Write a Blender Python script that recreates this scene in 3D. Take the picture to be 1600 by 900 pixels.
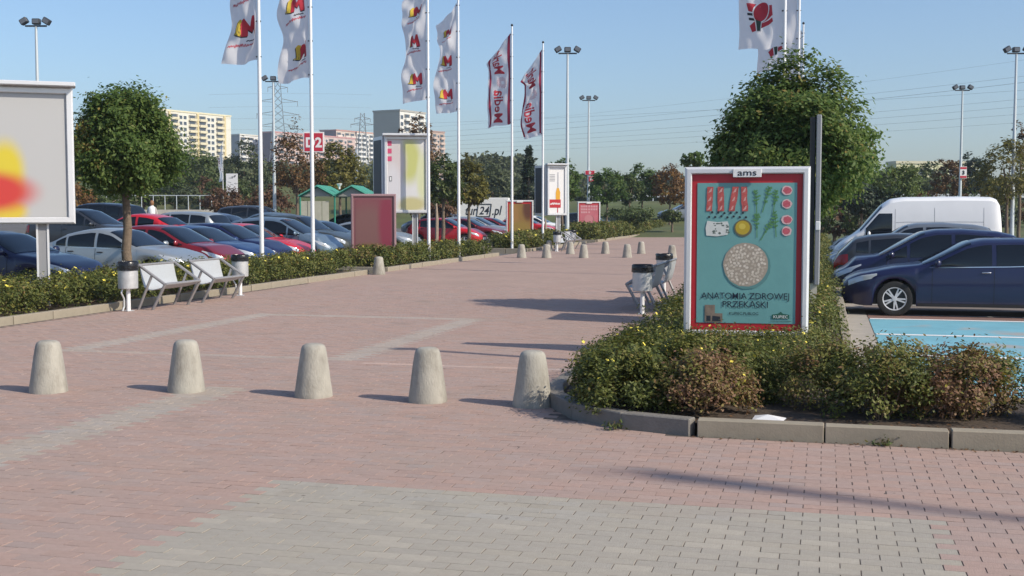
import bpy, bmesh, math, random
import numpy as np
from mathutils import Vector, Matrix
from mathutils.geometry import tessellate_polygon

for o in list(bpy.data.objects): bpy.data.objects.remove(o)
SC = bpy.context.scene
COL = SC.collection
RAD = math.radians

# ------------------------------------------------------------------ camera, sky, sun, exposure
F, CAM_H, PITCH = 1880.0, 1.78, math.atan(122 / 1880.0)
cam = bpy.data.cameras.new('camera'); cam.sensor_width = 36; cam.lens = F / 1600 * 36
cam.clip_start = 0.1; cam.clip_end = 4000
cam_ob = bpy.data.objects.new('camera', cam); COL.objects.link(cam_ob)
cam_ob.location = (0, 0, CAM_H); cam_ob.rotation_euler = (RAD(90) - PITCH, 0, 0)
SC.camera = cam_ob

SUN_EL = RAD(36); SUN_H = Vector((0.875, -0.485))          # horizontal direction towards the sun
world = bpy.data.worlds.new('World'); SC.world = world; world.use_nodes = True
wn = world.node_tree.nodes; wl = world.node_tree.links
bg = wn['Background']; bg.inputs['Strength'].default_value = 0.145
sky = wn.new('ShaderNodeTexSky'); sky.sky_type = 'NISHITA'; sky.sun_disc = False
sky.sun_elevation = SUN_EL; sky.sun_rotation = math.atan2(SUN_H.x, SUN_H.y)
sky.air_density = 1.0; sky.dust_density = 1.5; sky.ozone_density = 4.5; sky.altitude = 200
wl.new(sky.outputs[0], bg.inputs['Color'])
sun = bpy.data.lights.new('sun', 'SUN'); sun.energy = 4.1; sun.angle = RAD(0.5); sun.color = (1.0, 0.90, 0.75)
sun_ob = bpy.data.objects.new('sun', sun); COL.objects.link(sun_ob)
ce = math.cos(SUN_EL)
sd = Vector((SUN_H.x * ce, SUN_H.y * ce, math.sin(SUN_EL)))
sun_ob.rotation_euler = sd.to_track_quat('Z', 'Y').to_euler(); sun_ob.location = (30, -20, 30)
SC.view_settings.view_transform = 'Standard'; SC.view_settings.look = 'None'
SC.view_settings.exposure = 0.17; SC.view_settings.gamma = 1.0

# ------------------------------------------------------------------ layout: s runs across the promenade, t along it
CA, SA = 0.968, 0.2515
U2 = Vector((SA, CA)); V2 = Vector((CA, -SA))
RZ_U = math.atan2(CA, SA)            # angle of the promenade's direction
RZ_V = math.atan2(-SA, CA)           # angle across it
def P(s, t, z=0.0): return Vector((s * CA + t * SA, -s * SA + t * CA, z))
def at(px, py, z=0.0):               # surveyed point on a level plane
    dy = math.cos(PITCH) * F - math.sin(PITCH) * (py - 450); dz = -math.sin(PITCH) * F - math.cos(PITCH) * (py - 450)
    k = (z - CAM_H) / dz
    return Vector(((px - 800) * k, dy * k, z))
def far(px, Y, z=0.0): return Vector(((px - 800) / F * Y, Y, z))
def lotz(s): return -.10 + .045 * min(22, max(0.0, -s - 19))
def lotz(s): return -.10 + .045 * min(22, max(0.0, -s - 19))
def zat(py, Y): return CAM_H + (328 - py) / F * Y
def terrain(x, y):
    def ss(a, b, v):
        k = min(1, max(0, (v - a) / (b - a))); return k * k * (3 - 2 * k)
    h = -0.3 + .75 * ss(70, 92, y) + 2.15 * ss(92, 112, y) + 9 * ss(150, 600, y)
    if x < 0: h += 2.2 * ss(0, -25, x) * ss(100, 125, y) * ss(-5, -30, x)
    return h

# ------------------------------------------------------------------ helpers
def tag(o, label=None, cat=None, group=None, kind=None):
    if label: o['label'] = label
    if cat: o['category'] = cat
    if group: o['group'] = group
    if kind: o['kind'] = kind
    return o
def empty(name, loc=(0, 0, 0), rz=0.0, label=None, cat=None, group=None):
    o = bpy.data.objects.new(name, None); COL.objects.link(o); o.empty_display_size = 0.1
    o.location = loc; o.rotation_euler = (0, 0, rz)
    return tag(o, label, cat, group)
def link_mesh(name, me, parent=None, loc=None, rz=None, mats=None):
    o = bpy.data.objects.new(name, me); COL.objects.link(o)
    if parent is not None: o.parent = parent
    if loc is not None: o.location = loc
    if rz is not None: o.rotation_euler = (0, 0, rz)
    return o
def np_mesh(name, co, quads, mats, attrs=None, smooth=False, fm=None):
    co = np.asarray(co, np.float32); q = np.asarray(quads, np.int32); k = q.shape[1]
    me = bpy.data.meshes.new(name)
    me.vertices.add(len(co)); me.vertices.foreach_set('co', co.ravel())
    me.loops.add(q.size); me.loops.foreach_set('vertex_index', q.ravel())
    me.polygons.add(len(q)); me.polygons.foreach_set('loop_start', np.arange(0, q.size, k, dtype=np.int32))
    if fm is not None: me.polygons.foreach_set('material_index', np.asarray(fm, np.int32))
    me.polygons.foreach_set('use_smooth', np.full(len(q), smooth))
    for m in mats: me.materials.append(m)
    if attrs:
        for n, val in attrs.items():
            val = np.asarray(val, np.float32)
            if val.ndim == 1:
                a = me.attributes.new(n, 'FLOAT', 'POINT'); a.data.foreach_set('value', val)
            else:
                a = me.attributes.new(n, 'FLOAT_COLOR', 'POINT')
                a.data.foreach_set('color', np.concatenate([val, np.ones((len(val), 1), np.float32)], 1).ravel())
    me.update(calc_edges=True)
    return me
class MB:
    def __init__(s): s.v, s.f, s.m = [], [], []
    def add(s, vs, fs, mi=0):
        b = len(s.v); s.v += [tuple(p) for p in vs]
        for f in fs: s.f.append([b + i for i in f]); s.m.append(mi)
        return s
    def box(s, c, d, rz=0.0, mi=0, rx=0.0, ry=0.0, bev=0.0):
        hx, hy, hz = d[0] / 2, d[1] / 2, d[2] / 2
        R = Matrix.Rotation(rz, 3, 'Z') @ Matrix.Rotation(ry, 3, 'Y') @ Matrix.Rotation(rx, 3, 'X'); c = Vector(c)
        if bev <= 0:
            vs = [c + R @ Vector((x * hx, y * hy, z * hz)) for x in (-1, 1) for y in (-1, 1) for z in (-1, 1)]
            return s.add(vs, [(0, 1, 3, 2), (4, 6, 7, 5), (0, 4, 5, 1), (2, 3, 7, 6), (0, 2, 6, 4), (1, 5, 7, 3)], mi)
        b = min(bev, hx * .9, hy * .9, hz * .9); vs = []; idx = {}
        for x in (-1, 1):
            for y in (-1, 1):
                for z in (-1, 1):
                    for a in range(3):
                        q = [x * (hx - b), y * (hy - b), z * (hz - b)]; q[a] = (x, y, z)[a] * (hx, hy, hz)[a]
                        idx[(x, y, z, a)] = len(vs); vs.append(c + R @ Vector(q))
        fs = []
        for a in range(3):
            b_, c_ = (a + 1) % 3, (a + 2) % 3
            for sg in (-1, 1):
                q = []
                for p, r in ((-1, -1), (1, -1), (1, 1), (-1, 1)):
                    k = [0, 0, 0]; k[a], k[b_], k[c_] = sg, p, r; q.append(idx[(*k, a)])
                fs.append(q if sg > 0 else q[::-1])
        for a in range(3):
            b_, c_ = (a + 1) % 3, (a + 2) % 3
            for p in (-1, 1):
                for r in (-1, 1):
                    k0 = [0, 0, 0]; k1 = [0, 0, 0]
                    k0[a], k0[b_], k0[c_] = -1, p, r; k1[a], k1[b_], k1[c_] = 1, p, r
                    q = [idx[(*k0, b_)], idx[(*k1, b_)], idx[(*k1, c_)], idx[(*k0, c_)]]
                    fs.append(q if p * r < 0 else q[::-1])
        for x in (-1, 1):
            for y in (-1, 1):
                for z in (-1, 1):
                    q = [idx[(x, y, z, a)] for a in range(3)]
                    fs.append(q if x * y * z > 0 else q[::-1])
        return s.add(vs, fs, mi)
    def tube(s, p0, p1, r0, r1=None, n=10, mi=0, caps=True):
        r1 = r0 if r1 is None else r1
        p0, p1 = Vector(p0), Vector(p1); d = (p1 - p0)
        if d.length < 1e-6: return s
        d.normalize(); a = d.orthogonal().normalized(); b = d.cross(a)
        vs = []
        for p, r in ((p0, r0), (p1, r1)):
            for i in range(n):
                w = 2 * math.pi * i / n; vs.append(p + a * (r * math.cos(w)) + b * (r * math.sin(w)))
        fs = [(i, (i + 1) % n, n + (i + 1) % n, n + i) for i in range(n)]
        if caps: fs += [tuple(range(n - 1, -1, -1)), tuple(range(n, 2 * n))]
        return s.add(vs, fs, mi)
    def path(s, pts, rs, n=8, mi=0):
        for i in range(len(pts) - 1): s.tube(pts[i], pts[i + 1], rs[i], rs[i + 1], n, mi)
        return s
    def lathe(s, prof, n=24, c=(0, 0, 0), axis='Z', mi=0, wob=None):
        vs = []
        for k, (r, z) in enumerate(prof):
            for i in range(n):
                w = 2 * math.pi * i / n; rr = r * (wob(i, k) if wob else 1)
                x, y = rr * math.cos(w), rr * math.sin(w)
                q = (x, y, z) if axis == 'Z' else (x, z, y)
                vs.append((c[0] + q[0], c[1] + q[1], c[2] + q[2]))
        fs = []
        for k in range(len(prof) - 1):
            for i in range(n):
                j = (i + 1) % n; q = (k * n + i, k * n + j, (k + 1) * n + j, (k + 1) * n + i)
                fs.append(q if axis == 'Z' else q[::-1])
        return s.add(vs, fs, mi)
    def prism(s, poly, h0, h1, fn=None, mi=0):
        """poly in 2D (x, z); extruded along y from h0 to h1 (fn maps (x, y, z))."""
        fn = fn or (lambda x, y, z: (x, y, z)); n = len(poly)
        vs = [fn(x, h0, z) for x, z in poly] + [fn(x, h1, z) for x, z in poly]
        tr = tessellate_polygon([[Vector((x, z, 0)) for x, z in poly]])
        fs = [tuple(t) for t in tr] + [tuple(n + i for i in reversed(t)) for t in tr]
        fs += [(i, (i + 1) % n, n + (i + 1) % n, n + i) for i in range(n)]
        return s.add(vs, fs, mi)
    def build(s, name, mats, parent=None, loc=None, rz=None, smooth=None, fix=True):
        me = s.mesh(name, mats, smooth, fix)
        return link_mesh(name, me, parent, loc, rz)
    def mesh(s, name, mats, smooth=None, fix=True):
        me = bpy.data.meshes.new(name); me.from_pydata(s.v, [], s.f)
        for m in (mats if isinstance(mats, (list, tuple)) else [mats]): me.materials.append(m)
        me.polygons.foreach_set('material_index', s.m)
        if fix:
            bm = bmesh.new(); bm.from_mesh(me); bmesh.ops.recalc_face_normals(bm, faces=bm.faces); bm.to_mesh(me); bm.free()
        if smooth is not None:
            me.polygons.foreach_set('use_smooth', [True] * len(me.polygons)); me.set_sharp_from_angle(angle=RAD(smooth))
        me.update(); return me

# ------------------------------------------------------------------ materials
MATS = {}
def mat(name, col=(.5, .5, .5), rough=.6, metal=0.0, noise=0.0, scale=8.0, bump=0.0, bscale=60.0, coat=0.0, spec=0.5, attr=None, grime=None, gscale=2.0):
    if name in MATS: return MATS[name]
    m = bpy.data.materials.new(name); m.use_nodes = True; MATS[name] = m
    nt = m.node_tree; nd = nt.nodes; lk = nt.links; b = nd['Principled BSDF']
    b.inputs['Roughness'].default_value = rough; b.inputs['Metallic'].default_value = metal
    b.inputs['Specular IOR Level'].default_value = spec
    if coat: b.inputs['Coat Weight'].default_value = coat; b.inputs['Coat Roughness'].default_value = .05
    b.inputs['Base Color'].default_value = (*col, 1)
    tc = nd.new('ShaderNodeTexCoord')
    cur = None
    if attr:
        a = nd.new('ShaderNodeAttribute'); a.attribute_name = attr; cur = a.outputs['Color']
    if noise:
        n = nd.new('ShaderNodeTexNoise'); n.inputs['Scale'].default_value = scale; n.inputs['Detail'].default_value = 6
        n.inputs['Roughness'].default_value = .65
        lk.new(tc.outputs['Object'], n.inputs['Vector'])
        mr = nd.new('ShaderNodeMapRange'); mr.inputs[1].default_value = .25; mr.inputs[2].default_value = .75
        mr.inputs[3].default_value = 1 - noise; mr.inputs[4].default_value = 1 + noise
        lk.new(n.outputs['Fac'], mr.inputs[0])
        mx = nd.new('ShaderNodeMix'); mx.data_type = 'RGBA'; mx.blend_type = 'MULTIPLY'; mx.inputs[0].default_value = 1
        if cur: lk.new(cur, mx.inputs[6])
        else: mx.inputs[6].default_value = (*col, 1)
        lk.new(mr.outputs[0], mx.inputs[7]); cur = mx.outputs[2]
    if grime:
        n = nd.new('ShaderNodeTexNoise'); n.inputs['Scale'].default_value = gscale; n.inputs['Detail'].default_value = 8
        n.inputs['Roughness'].default_value = .7
        lk.new(tc.outputs['Object'], n.inputs['Vector'])
        mr = nd.new('ShaderNodeMapRange'); mr.inputs[1].default_value = .48; mr.inputs[2].default_value = .72
        mr.inputs[3].default_value = 0; mr.inputs[4].default_value = grime[3]
        lk.new(n.outputs['Fac'], mr.inputs[0])
        mx = nd.new('ShaderNodeMix'); mx.data_type = 'RGBA'
        lk.new(mr.outputs[0], mx.inputs[0])
        if cur: lk.new(cur, mx.inputs[6])
        else: mx.inputs[6].default_value = (*col, 1)
        mx.inputs[7].default_value = (*grime[:3], 1); cur = mx.outputs[2]
    if cur: lk.new(cur, b.inputs['Base Color'])
    if bump:
        n = nd.new('ShaderNodeTexNoise'); n.inputs['Scale'].default_value = bscale; n.inputs['Detail'].default_value = 4
        lk.new(tc.outputs['Object'], n.inputs['Vector'])
        bp = nd.new('ShaderNodeBump'); bp.inputs['Strength'].default_value = bump; bp.inputs['Distance'].default_value = .01
        lk.new(n.outputs['Fac'], bp.inputs['Height']); lk.new(bp.outputs[0], b.inputs['Normal'])
    return m
def leaf_mat(name, stops, trans=.3, rough=.55):
    if name in MATS: return MATS[name]
    m = bpy.data.materials.new(name); m.use_nodes = True; MATS[name] = m
    nt = m.node_tree; nd = nt.nodes; lk = nt.links; b = nd['Principled BSDF']
    b.inputs['Roughness'].default_value = rough; b.inputs['Specular IOR Level'].default_value = .3
    a = nd.new('ShaderNodeAttribute'); a.attribute_name = 'v'
    cr = nd.new('ShaderNodeValToRGB'); e = cr.color_ramp.elements
    while len(e) < len(stops): e.new(.5)
    for k, (p, c) in enumerate(stops): e[k].position = p; e[k].color = (*c, 1)
    lk.new(a.outputs['Fac'], cr.inputs[0]); lk.new(cr.outputs[0], b.inputs['Base Color'])
    tr = nd.new('ShaderNodeBsdfTranslucent'); lk.new(cr.outputs[0], tr.inputs['Color'])
    ms = nd.new('ShaderNodeMixShader'); ms.inputs[0].default_value = trans
    lk.new(b.outputs[0], ms.inputs[1]); lk.new(tr.outputs[0], ms.inputs[2]); lk.new(ms.outputs[0], nd['Material Output'].inputs[0])
    return m
def blur_print(name, base, blobs, rough=.35):
    """soft printed colour fields; blobs: (x, z, rx, rz, colour) in metres on the sheet's own plane."""
    m = bpy.data.materials.new(name); m.use_nodes = True; nt = m.node_tree; nd = nt.nodes; lk = nt.links; b = nd['Principled BSDF']
    b.inputs['Roughness'].default_value = rough
    tc = nd.new('ShaderNodeTexCoord'); cur = None
    for (x, z, rx, rz, c) in blobs:
        mp = nd.new('ShaderNodeMapping'); mp.vector_type = 'TEXTURE'; mp.inputs['Location'].default_value = (x, 0, z); mp.inputs['Scale'].default_value = (rx, 40, rz)
        lk.new(tc.outputs['Object'], mp.inputs['Vector'])
        g = nd.new('ShaderNodeVectorMath'); g.operation = 'LENGTH'; lk.new(mp.outputs[0], g.inputs[0])
        mr = nd.new('ShaderNodeMapRange'); mr.interpolation_type = 'SMOOTHSTEP'; mr.inputs[1].default_value = 1.15; mr.inputs[2].default_value = .5
        lk.new(g.outputs['Value'], mr.inputs[0])
        mx = nd.new('ShaderNodeMix'); mx.data_type = 'RGBA'; lk.new(mr.outputs[0], mx.inputs[0])
        if cur: lk.new(cur, mx.inputs[6])
        else: mx.inputs[6].default_value = (*base, 1)
        mx.inputs[7].default_value = (*c, 1); cur = mx.outputs[2]
    if cur: lk.new(cur, b.inputs['Base Color'])
    else: b.inputs['Base Color'].default_value = (*base, 1)
    return m
M_white = mat('white_paint', (.78, .78, .77), .4, noise=.06, scale=3)
M_alu = mat('brushed_aluminium', (.62, .63, .64), .38, .55, noise=.08, scale=6)
M_galv = mat('galvanised_steel', (.62, .63, .63), .42, .5, noise=.12, scale=12)
M_tubegrey = mat('grey_tube', (.33, .32, .32), .45, .4, noise=.1)
M_black = mat('black_plastic', (.018, .018, .02), .45)
M_bag = mat('black_bag', (.012, .012, .014), .22, bump=.9, bscale=22)
M_concrete = mat('bollard_concrete', (.37, .35, .30), .9, noise=.16, scale=9, bump=.5, bscale=70, grime=(.17, .15, .12, .75), gscale=5)
nt = M_concrete.node_tree; oi = nt.nodes.new('ShaderNodeObjectInfo'); va = nt.nodes.new('ShaderNodeVectorMath'); va.operation = 'MULTIPLY_ADD'; va.inputs[1].default_value = (1, 1, .45)
vs_ = nt.nodes.new('ShaderNodeVectorMath'); vs_.operation = 'SCALE'; vs_.inputs[0].default_value = (7, 13, 5); nt.links.new(oi.outputs['Random'], vs_.inputs['Scale'])
tc_ = [n for n in nt.nodes if n.type == 'TEX_COORD'][0]
for l in list(tc_.outputs['Object'].links): d_ = l.to_socket; nt.links.remove(l); nt.links.new(va.outputs[0], d_)
nt.links.new(tc_.outputs['Object'], va.inputs[0]); nt.links.new(vs_.outputs[0], va.inputs[2])
M_kerb = mat('kerb_concrete', (.31, .27, .205), .92, noise=.18, scale=5, bump=.2, bscale=70, grime=(.13, .11, .085, .6), gscale=2.5)
M_soil = mat('soil', (.07, .05, .035), .95, noise=.4, scale=14, bump=1, bscale=30)
M_bark = mat('bark', (.16, .12, .085), .9, noise=.35, scale=16, bump=1, bscale=35)
M_branch = mat('dry_twig', (.16, .10, .065), .85, noise=.3, scale=20)
M_red = mat('print_red', (.48, .02, .03), .4)
M_dark = mat('print_dark', (.02, .025, .035), .5)
M_glassdark = mat('car_glass', (.006, .008, .011), .03, spec=.55)
M_tyre = mat('tyre_rubber', (.02, .02, .02), .8)
M_rim = mat('alloy_rim', (.66, .66, .67), .4, .25)
M_chrome = mat('chrome_trim', (.75, .75, .77), .15, .9)
M_lamp = mat('headlamp_glass', (.55, .58, .6), .08, .3)
M_tail = mat('tail_lamp', (.35, .01, .012), .12)
M_plate = mat('number_plate', (.75, .75, .72), .4)
# ------------------------------------------------------------------ ground
def sheet(name, poly, z, m, parent=None, kind='structure'):
    mb = MB(); n = len(poly)
    tr = tessellate_polygon([[Vector((p[0], p[1], 0)) for p in poly]])
    mb.add([(p[0], p[1], z) for p in poly], [tuple(t) for t in tr])
    o = mb.build(name, m, parent)
    me = o.data
    if me.polygons and sum(p.normal.z for p in me.polygons) < 0: me.flip_normals()
    if parent is None: o['kind'] = kind
    return o
M_grass = mat('rough_grass', (.075, .095, .028), .95, noise=.45, scale=.35, bump=1, bscale=6, grime=(.15, .12, .05, .7), gscale=.12)
xs = np.concatenate([np.linspace(-1500, -160, 12), np.linspace(-150, 150, 61), np.linspace(160, 1500, 12)])
ys = np.concatenate([np.linspace(-150, 80, 12), np.linspace(84, 160, 39), np.linspace(170, 700, 40), np.linspace(760, 3000, 12)])
co = [(x, y, terrain(x, y)) for y in ys for x in xs]
nx = len(xs)
q = [(j * nx + i, j * nx + i + 1, (j + 1) * nx + i + 1, (j + 1) * nx + i) for j in range(len(ys) - 1) for i in range(nx - 1)]
tag(link_mesh('ground', np_mesh('ground', co, q, [M_grass], smooth=True)), kind='structure')

S_L, S_R = -12.2, -2.45            # promenade edges
M_asph = mat('lot_asphalt', (.115, .11, .105), .9, noise=.25, scale=1.2, bump=.5, bscale=80, grime=(.19, .175, .16, .6), gscale=.5)
M_lotbrick = mat('lot_brick', (.21, .12, .10), .9, noise=.2, scale=3, bump=.4, bscale=40, grime=(.16, .12, .10, .6), gscale=1)
LZ, RZL = -0.10, -0.25
ll = MB(); ls = [(-12.6, LZ), (-19, LZ), (-41, lotz(-41)), (-120, lotz(-41))]
for (s0, z0), (s1, z1) in zip(ls, ls[1:]): ll.add([P(s0, -20, z0), P(s0, 84, z0), P(s1, 84, z1), P(s1, -20, z1)], [(0, 1, 2, 3)])
tag(ll.build('parking_lot', M_asph, fix=False), kind='structure')
M_rlot = mat('right_lot_paving', (.20, .175, .16), .9, noise=.2, scale=1.5, bump=.4, bscale=60, grime=(.24, .15, .12, .6), gscale=.4)
rlot = sheet('parking_lot', [P(.2, 11.3), P(90, 11.3), P(90, 62), P(.2, 84)], RZL, M_rlot)
M_gutter = mat('gutter_concrete', (.36, .33, .29), .9, noise=.15, scale=4, bump=.3)
sheet('gutter', [P(.36, 11.3), P(.80, 11.3), P(.80, 84), P(.36, 84)], RZL + .012, M_gutter, rlot)
# blue painted bays with worn patches, white lines
def worn(name, c, under, lo, hi, sc):
    m = mat(name, c, .75, noise=.12, scale=2.0, bump=.25, bscale=50)
    nt = m.node_tree; nd = nt.nodes; lk = nt.links; b = nd['Principled BSDF']; src = b.inputs['Base Color'].links[0].from_socket
    tc = nd.new('ShaderNodeTexCoord'); n = nd.new('ShaderNodeTexNoise'); n.inputs['Scale'].default_value = sc; n.inputs['Detail'].default_value = 7
    lk.new(tc.outputs['Object'], n.inputs['Vector']); mr = nd.new('ShaderNodeMapRange'); mr.inputs[1].default_value = lo; mr.inputs[2].default_value = hi
    lk.new(n.outputs['Fac'], mr.inputs[0]); mx = nd.new('ShaderNodeMix'); mx.data_type = 'RGBA'; lk.new(mr.outputs[0], mx.inputs[0])
    lk.new(src, mx.inputs[6]); mx.inputs[7].default_value = (*under, 1); lk.new(mx.outputs[2], b.inputs['Base Color'])
    return m
M_blue = worn('bay_blue', (.17, .41, .50), (.37, .33, .30), .57, .70, .7)
M_line = worn('bay_white', (.78, .79, .79), (.4, .48, .5), .66, .8, 3.0)
T_BAY = 23.35
for k in range(4):
    t1 = T_BAY - .09 - k * 2.9; t0 = t1 - 2.72
    sheet('painted_bay', [P(.82, t0), P(9, t0), P(9, t1), P(.82, t1)], RZL + .005, M_blue, rlot)
for k in range(5):
    t = T_BAY - k * 2.9
    sheet('white_line', [P(.84, t - .10), P(9, t - .10), P(9, t + .07), P(.84, t + .07)], RZL + .009, M_line, rlot)
sheet('brick_band', [P(.82, T_BAY + .1), P(9, T_BAY + .1), P(9, T_BAY + .8), P(.82, T_BAY + .8)], RZL + .006, M_lotbrick, rlot)
for k in range(12):
    t = T_BAY + .9 + k * 2.6
    sheet('white_line', [P(.84, t - .05), P(5.6, t - .05), P(5.6, t + .05), P(.84, t + .05)], RZL + .009, M_line, rlot)

# promenade: near bed of joint sand, far sheet with bonded pavers in its material
M_joint = mat('joint_sand', (.115, .092, .076), .95, noise=.6, scale=9)
mf = mat('far_pavers', (.385, .28, .235), .95, spec=.2, noise=.09, scale=.6, bump=.2, bscale=60)
nt = mf.node_tree; nd = nt.nodes; lk = nt.links; pb = nd['Principled BSDF']; src = pb.inputs['Base Color'].links[0].from_socket
tc = nd.new('ShaderNodeTexCoord'); mp = nd.new('ShaderNodeMapping'); mp.inputs['Rotation'].default_value = (0, 0, -RZ_V)
lk.new(tc.outputs['Object'], mp.inputs[0]); bt = nd.new('ShaderNodeTexBrick')
bt.inputs['Scale'].default_value = 1; bt.inputs['Brick Width'].default_value = .2; bt.inputs['Row Height'].default_value = .1; bt.inputs['Mortar Size'].default_value = .004
bt.inputs['Color1'].default_value = (1.06, 1.04, 1.03, 1); bt.inputs['Color2'].default_value = (.94, .96, .96, 1); bt.inputs['Mortar'].default_value = (.7, .68, .66, 1)
lk.new(mp.outputs[0], bt.inputs['Vector']); mx = nd.new('ShaderNodeMix'); mx.data_type = 'RGBA'; mx.blend_type = 'MULTIPLY'; mx.inputs[0].default_value = 1
lk.new(src, mx.inputs[6]); lk.new(bt.outputs['Color'], mx.inputs[7]); lk.new(mx.outputs[2], pb.inputs['Base Color'])
T_FAR = 27.0
pav = MB()
def pq(a, z, mi): pav.add([(p[0], p[1], z) for p in a], [(0, 1, 2, 3)], mi)
pq([P(S_L - .05, -12), P(40, -12), P(40, 9.5), P(S_L - .05, 9.5)], -.0026, 0)
pq([P(S_L - .05, 9.5), P(-1.0, 9.5), P(-1.0, T_FAR), P(S_L - .05, T_FAR)], -.0026, 0)
pq([P(S_L - .05, T_FAR), P(S_R + .6, T_FAR), P(S_R + .6, 130), P(S_L - .05, 130)], 0, 1)
pavement = tag(pav.build('pavement', [M_joint, mf]), kind='structure')

def is_grey(s, t):
    if -3.47 < s < .62 and t < 7.17: return 1
    if -6.05 < s < -5.55 and t < 10.9: return .85
    if -9.5 < s < -5.35 and 13.15 < t < 18.95:
        if s < -9.1 or s > -5.75: return .8
        if t > 18.65: return .7
        if t < 13.36: return .5
    if -5.3 < s < -2.4 and 13.0 < t < 13.12: return -1
    return 0
rng = np.random.default_rng(7)
M_brick = mat('paver', (.4, .3, .26), .95, spec=.2, noise=.10, scale=22, bump=.35, bscale=120, attr='tint', grime=(.33, .27, .225, .45), gscale=.8)
nt = M_brick.node_tree; nd = nt.nodes; lk = nt.links; pb = nd['Principled BSDF']; src = pb.inputs['Base Color'].links[0].from_socket
tc = nd.new('ShaderNodeTexCoord')
for (sc_, lo, hi, am, cc_) in ((11.0, .70, .735, .6, (.10, .085, .07)), (1.3, .60, .78, .35, (.20, .165, .135))):
    n = nd.new('ShaderNodeTexNoise'); n.inputs['Scale'].default_value = sc_; n.inputs['Detail'].default_value = 3; lk.new(tc.outputs['Object'], n.inputs['Vector'])
    mr = nd.new('ShaderNodeMapRange'); mr.inputs[1].default_value = lo; mr.inputs[2].default_value = hi; mr.inputs[4].default_value = am; lk.new(n.outputs['Fac'], mr.inputs[0])
    mx = nd.new('ShaderNodeMix'); mx.data_type = 'RGBA'; lk.new(mr.outputs[0], mx.inputs[0]); lk.new(src, mx.inputs[6]); mx.inputs[7].default_value = (*cc_, 1); src = mx.outputs[2]
lk.new(src, pb.inputs['Base Color'])
PINK = np.array((.40, .276, .228)); GREY = np.array((.375, .338, .277)); SALM = np.array((.52, .36, .29))
def tint(g):
    if g < 0: c = SALM.copy()
    elif g == .85: c = PINK * .3 + GREY * .74
    elif 0 < g < 1: c = PINK * (.8 - g * .5) + np.array((.43, .395, .335)) * (.2 + g * .5)
    else: c = PINK * (1 - g) + GREY * g
    c = c * (1 + rng.normal(0, .022)) 
    c = c + (c.mean() - c) * max(0, rng.normal(.12, .09)); return c
bl = []
for j in range(46, int(T_FAR / .1)):
    t = (j + .5) * .1
    for i in range(-62, 40):
        s = (i + (.5 if j % 2 else 0)) * .2 + .1
        if s < S_L + .1 or (s > -2.25 and t > 9.95) or (s > -1.2 and t > 9.42): continue
        p = P(s, t)
        if abs(p.x) > .4256 * p.y + 1.3: continue
        vis = abs(p.x) < .4256 * p.y and p.y > 5.72
        bl.append((s, t, p, vis))
near = sorted([b for b in bl if b[3]], key=lambda b: b[2].y)[:300]
nid = set((b[0], b[1]) for b in near)
def brick_verts(hl, hw):
    e = .0006
    return [(-hl, -hw, -.003), (hl, -hw, -.003), (hl, hw, -.003), (-hl, hw, -.003), (-hl + e, -hw + e, 0), (hl - e, -hw + e, 0), (hl - e, hw - e, 0), (-hl + e, hw - e, 0)]
BQ = [(4, 5, 6, 7), (0, 1, 5, 4), (1, 2, 6, 5), (2, 3, 7, 6), (3, 0, 4, 7)]
BV = np.array(brick_verts(.0974, .0494))
R2 = np.array([[CA, SA], [-SA, CA]])          # (s,t) -> (x,y)
cov, cq, ct = [], [], []
base = 0
for (s, t, p, vis) in bl:
    if (s, t) in nid: continue
    v = BV.copy(); a = rng.normal(0, .006); ca, sa = math.cos(a), math.sin(a)
    v[:, :2] = v[:, :2] @ np.array([[ca, sa], [-sa, ca]]); v[:, :2] += rng.normal(0, .0012, 2)
    v[4:, 2] += rng.normal(0, .0006) + v[4:, 0] * rng.normal(0, .005) + v[4:, 1] * rng.normal(0, .007)
    xy = v[:, :2] @ np.array([[CA, -SA], [SA, CA]])
    cov.append(np.column_stack([xy[:, 0] + p.x, xy[:, 1] + p.y, v[:, 2]])); cq.append(np.array(BQ) + base); base += 8
    ct.append(np.repeat(tint(is_grey(s, t))[None], 8, 0))
o = link_mesh('brick_field', np_mesh('brick_field', np.concatenate(cov), np.concatenate(cq), [M_brick], {'tint': np.concatenate(ct)}), pavement)
o['kind'] = 'stuff'
var = {}
for g in (0, 1):
    var[g] = []
    for k in range(8):
        v = BV.copy(); v[4:, 2] += rng.normal(0, .0006) + v[4:, 0] * rng.normal(0, .005) + v[4:, 1] * rng.normal(0, .007)
        var[g].append(np_mesh('brick', v, BQ, [M_brick], {'tint': np.repeat(tint(g)[None], 8, 0)}))
for (s, t, p, vis) in near:
    g = 1 if is_grey(s, t) > .5 else 0
    o = link_mesh('brick', var[g][int(rng.integers(8))], pavement, (p.x, p.y, 0), RZ_V + rng.normal(0, .006))

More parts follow.
